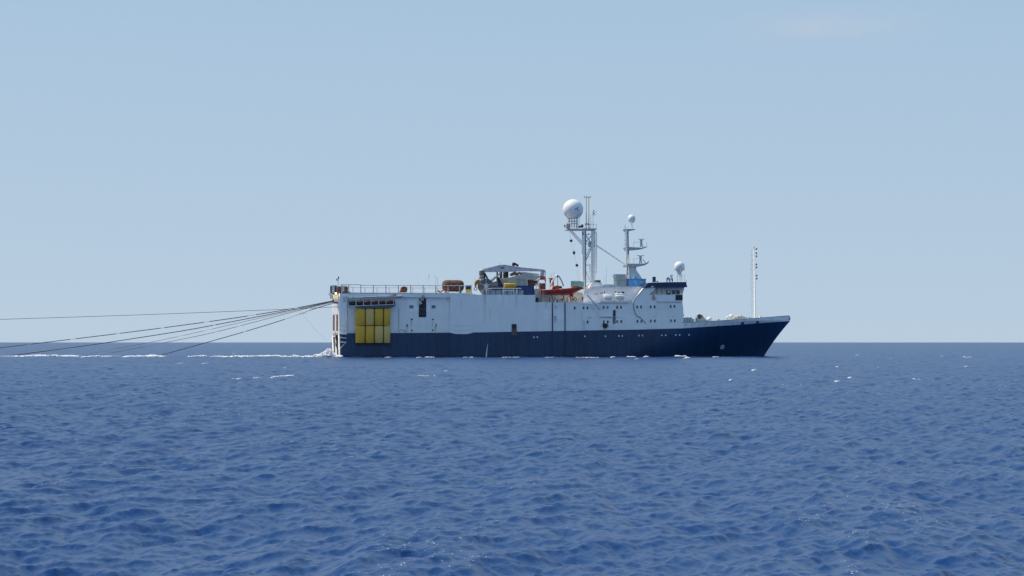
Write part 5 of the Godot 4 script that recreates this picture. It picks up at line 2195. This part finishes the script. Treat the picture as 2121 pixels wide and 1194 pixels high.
func person(label: String, base: Vector3, turn: float, shirt: Color, legs: Color, lean: float, reach: float):
	var skin := Color(0.42, 0.24, 0.16)
	var hair := Color(0.03, 0.022, 0.018)
	var f := Vector3(lean, 0, 0)        # facing +x
	var bones := []
	var hip := Vector3(0, 0.93, 0)
	var chest := Vector3(0.02, 1.32, 0) + f
	var neck := Vector3(0.03, 1.47, 0) + f * 1.2
	var head := Vector3(0.05, 1.63, 0) + f * 1.3
	for sd in [-1.0, 1.0]:
		var hj := hip + Vector3(0, -0.02, 0.10 * sd)
		var knee := Vector3(0.05 + 0.03 * sd, 0.50, 0.11 * sd)
		var ankle := Vector3(-0.02 + 0.05 * sd, 0.09, 0.12 * sd)
		bones.append([hj, knee, 0.095, 0.062, legs])
		bones.append([knee, ankle, 0.062, 0.045, legs])
		bones.append([ankle + Vector3(-0.03, -0.045, 0), ankle + Vector3(0.15, -0.06, 0.02 * sd), 0.045, 0.035, hair])
		var sh := chest + Vector3(0, 0.09, 0.19 * sd)
		var elbow := sh + Vector3(0.04 + reach * 0.12, -0.27, 0.05 * sd)
		var wrist := elbow + Vector3(0.05 + reach * 0.22, -0.22 + reach * 0.16, -0.02 * sd)
		bones.append([sh, elbow, 0.062, 0.048, shirt])
		bones.append([elbow, wrist, 0.045, 0.033, skin])
		bones.append([wrist, wrist + Vector3(0.05, -0.06, 0), 0.036, 0.03, skin])
		for k in 4:
			var root := wrist + Vector3(0.05 + 0.008 * k, -0.07, -0.024 + 0.016 * k)
			bones.append([root, root + Vector3(0.03, -0.06 + 0.01 * absf(k - 1.5), 0), 0.0105, 0.009, skin])
		bones.append([wrist + Vector3(0.05, -0.03, 0.02), wrist + Vector3(0.10, -0.05, 0.03), 0.012, 0.01, skin])
	bones.append([hip + Vector3(0, 0, -0.05), hip + Vector3(0, 0, 0.05), 0.125, 0.125, legs])
	bones.append([hip + Vector3(0, 0.08, 0), chest, 0.125, 0.135, shirt])
	bones.append([chest + Vector3(0, 0.03, -0.1), chest + Vector3(0, 0.03, 0.1), 0.115, 0.115, shirt])
	bones.append([neck + Vector3(0, -0.04, 0), head + Vector3(-0.02, -0.06, 0), 0.058, 0.055, skin])
	bones.append([head + Vector3(0.01, -0.03, 0), head + Vector3(0.0, 0.03, 0), 0.085, 0.092, skin])
	bones.append([head + Vector3(0.095, -0.005, 0), head + Vector3(0.105, -0.03, 0), 0.012, 0.016, skin])
	for sd in [-1.0, 1.0]:
		bones.append([head + Vector3(0.0, 0.01, 0.09 * sd), head + Vector3(0.0, -0.02, 0.09 * sd), 0.016, 0.012, skin])
	bones.append([head + Vector3(-0.03, 0.03, 0), head + Vector3(0.0, 0.065, 0), 0.088, 0.082, hair])
	var o := MeshInstance3D.new()
	o.name = numbered("person")
	o.mesh = body_mesh(bones, 0.028)
	o.material_override = mats["person"]
	add_child(o)
	o.transform = ship * Transform3D(Basis(Vector3.UP, turn), base)
	meta(o, label, "person")

func build_people():
	var foot := at(1207.3, 626.3, -0.8)
	person("person in a white shirt and dark trousers standing near the red boat's bow", foot, 2.2, Color(0.72, 0.72, 0.76), Color(0.03, 0.03, 0.04), 0.06, 0.6)
	foot = at(1393, 590.2, -4.0)
	person("person in a brown jacket standing on the bridge roof", foot, 3.0, Color(0.16, 0.07, 0.045), Color(0.05, 0.04, 0.05), 0.05, 0.9)

# ---------------------------------------------------------------- foam
var crest_level := 0.26
func flecks(called: String, label: String, places: Array):
	var ball_ := SphereMesh.new()
	ball_.radial_segments = 7
	ball_.rings = 4
	ball_.radius = 1.0
	ball_.height = 2.0
	var mm := MultiMesh.new()
	mm.transform_format = MultiMesh.TRANSFORM_3D
	mm.mesh = ball_
	mm.instance_count = places.size()
	for i in places.size():
		mm.set_instance_transform(i, places[i])
	var o := MultiMeshInstance3D.new()
	o.name = called
	o.multimesh = mm
	o.material_override = mats["foam"]
	meta(o, label, "foam", "", "stuff")
	add_child(o)

func fleck(p: Vector3, r: Vector3) -> Transform3D:
	return Transform3D(Basis(Vector3.UP, rng.randf() * TAU) * Basis(Vector3.RIGHT, rng.randf_range(-0.4, 0.4)) * Basis.from_scale(r), p)

# broken foam lying on the water along a line of pixels
func foam_line(out: Array, x0: float, y0: float, x1: float, y1: float, deep_m: float, tall: float, per_px: float, size := 1.0):
	var a := on_sea(x0, y0)
	var b := on_sea(x1, y1)
	var n := int(absf(x1 - x0) * per_px)
	var noise := FastNoiseLite.new()
	noise.seed = int(x0 * 7.0)
	noise.frequency = 0.35
	for i in n:
		var t := rng.randf()
		var ends := sin(PI * clampf(t, 0.02, 0.98))
		var p := a.lerp(b, t)
		var k := clampf(0.7 + noise.get_noise_1d(p.x) * 1.2, 0.0, 1.0) * (0.35 + 0.65 * ends)
		if k < 0.12:
			continue
		p.z += rng.randfn() * deep_m
		var sp := sea_point(p.x, p.z, 0.0)
		var r := rng.randf_range(0.03, 0.09) * size
		out.append(fleck(Vector3(sp.x, sp.y + rng.randf() * tall * k, sp.z), Vector3(r * 2.2, r * 0.8, r * 1.6)))

func build_foam():
	var wake := []
	for q in [[8, 740, 60, 739.2, 0.25], [50, 739.4, 160, 738.8, 0.42], [170, 741, 214, 739.0, 0.28], [196, 738.6, 206, 738.2, 0.3], [218, 739.2, 246, 738.8, 0.25], [256, 740.2, 340, 739.2, 0.40], [290, 739.4, 334, 738.6, 0.35], [392, 740.2, 424, 739.6, 0.35],
		[436, 740, 480, 739.6, 0.3], [470, 739.8, 530, 739.4, 0.45], [525, 739.8, 590, 739.6, 0.35], [585, 740, 640, 739.8, 0.55], [630, 740, 690, 740, 0.8], [655, 740.2, 704, 740.4, 0.9]]:
		foam_line(wake, q[0], q[1], q[2], q[3], 1.2, q[4] * 0.75, 34.0)
	flecks("wake_foam", "broken white wake foam trailing on the water behind the stern", wake)
	# splash thrown up under the stern
	var splash := []
	for i in 3600:
		var u := rng.randf()
		var px := lerpf(662.0, 705.0, u)
		var crest := 3.0 + 13.5 * exp(-pow((px - 680.0) / 9.5, 2.0)) + 3.0 * exp(-pow((px - 668.0) / 5.0, 2.0))
		var h := pow(rng.randf(), 1.3) * crest
		var p := on_sea(px, 740.6)
		p.z += rng.randfn() * 1.1 - 1.5
		var r := rng.randf_range(0.05, 0.22) * (1.2 - 0.6 * h / crest)
		splash.append(fleck(Vector3(p.x + rng.randfn() * 0.1, h * 0.102, p.z), Vector3(r * 1.3, r, r * 1.2)))
	flecks("stern_splash", "white splash of spray thrown up under the stern", splash)
	# foam along the waterline
	var side := []
	for q in [[797, 741, 812, 740.6, 0.25], [864, 742, 873, 741.6, 0.22], [880, 741.6, 899, 741.2, 0.3], [769, 740.4, 775, 740.2, 0.15], [1128, 741.6, 1146, 741, 0.28], [1265, 741.4, 1274, 741.2, 0.25], [1300, 741, 1318, 740.6, 0.22], [1334, 740.6, 1344, 740.2, 0.22],
		[1375, 738.6, 1400, 737.6, 0.5], [1398, 739.6, 1424, 739.8, 0.35], [1415, 742.6, 1430, 742.4, 0.2], [1477, 741, 1494, 740.8, 0.22], [1316, 746, 1322, 745.6, 0.2], [960, 741, 980, 741, 0.1], [1040, 741, 1075, 741, 0.1], [1190, 741, 1240, 740.8, 0.1]]:
		foam_line(side, q[0], q[1], q[2], q[3], 0.5, q[4] * 0.7, 9.0, 0.8)
	flecks("waterline_foam", "thin white foam along the ship's waterline", side)
	# whitecaps scattered over the sea
	var caps := []
	for q in [[562, 781.5, 585, 780.2, 0.10, 0.9], [580, 780.4, 608, 779.9, 0.10, 0.7], [481, 784, 500, 782.6, 0.05, 0.3], [525, 782, 540, 781, 0.05, 0.3], [860, 780, 902, 778.6, 0.06, 0.5], [918, 768, 930, 767.6, 0.05, 0.6], [503, 764, 522, 763, 0.08, 0.6], [587, 763.8, 590, 763.6, 0.06, 0.5], [365, 754.5, 378, 753.5, 0.12, 0.5], [417, 756, 430, 755.4, 0.1, 0.6],
		[1559, 768, 1572, 767, 0.08, 0.8], [1995, 740.6, 2013, 740.8, 0.18, 1.4], [1950, 737.6, 1956, 737.4, 0.14, 0.7], [1732, 794, 1741, 792.6, 0.10, 0.9], [1895, 784.6, 1906, 787.4, 0.08, 0.8], [1839, 744.4, 1847, 744.2, 0.12, 0.7], [1812, 762.8, 1821, 762.4, 0.09, 0.6], [1773, 736.8, 1780, 736.4, 0.14, 0.6], [1757, 784.8, 1764, 784.6, 0.07, 0.5],
		[1733, 760.8, 1738, 760.4, 0.07, 0.5], [1998, 759.6, 2004, 759.4, 0.07, 0.4], [1764, 713, 1767, 712.8, 0.3, 0.7], [1978, 718.6, 1983, 718.2, 0.2, 0.6], [484, 730.6, 492, 730, 0.15, 0.4], [480, 733.2, 488, 732.6, 0.15, 0.6], [1647, 716, 1650, 715, 0.25, 0.4], [1648, 726, 1650.5, 725, 0.2, 0.5], [90, 722.4, 94, 722, 0.15, 0.5], [1510, 791, 1515, 790, 0.05, 0.5], [240, 776, 250, 775, 0.05, 0.3]]:
		foam_line(caps, q[0], q[1], q[2], q[3], 0.2 + q[5] * 0.15, q[4] * 0.8, 11.0 * q[5] + 2.0, 0.30 + 0.14 * q[5])
	flecks("whitecaps", "small scattered whitecaps on the open sea", caps)
	# white flecks that stand in for sun glints along the crests
	var spray := []  # holds the painted glints, not water drops
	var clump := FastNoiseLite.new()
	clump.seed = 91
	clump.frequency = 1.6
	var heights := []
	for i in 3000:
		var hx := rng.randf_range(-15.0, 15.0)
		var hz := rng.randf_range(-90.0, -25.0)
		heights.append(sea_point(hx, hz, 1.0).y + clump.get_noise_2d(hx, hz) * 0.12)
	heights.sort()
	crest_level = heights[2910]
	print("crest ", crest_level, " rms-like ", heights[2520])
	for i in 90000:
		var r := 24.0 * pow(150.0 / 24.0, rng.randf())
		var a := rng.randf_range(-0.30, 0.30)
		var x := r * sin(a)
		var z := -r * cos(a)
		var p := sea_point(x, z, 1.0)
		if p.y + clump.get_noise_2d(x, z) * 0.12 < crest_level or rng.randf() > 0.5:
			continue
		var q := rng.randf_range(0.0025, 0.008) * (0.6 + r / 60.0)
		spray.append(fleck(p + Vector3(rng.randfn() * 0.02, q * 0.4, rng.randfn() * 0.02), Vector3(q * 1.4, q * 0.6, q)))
	print("spray ", spray.size())
	flecks("crest_glint_flecks", "tiny white flecks painted as sun glints on the wave crests", spray)
	# water running from the ship's side
	var s := st()
	var pts := [at(1010.5, 712.5, 0.1), at(1009.5, 718, 0.35), at(1008.2, 727, 0.5), at(1007, 739.5, 0.6)]
	for i in 3:
		tube(s, pts[i], pts[i + 1], 0.05 + 0.03 * i, 0.08 + 0.03 * i, 8)
	var o := single("outlet_stream", s, "foam", "thin white stream of water pouring from the blue hull", "water", pts[3])
	o.set_meta("kind", "stuff")
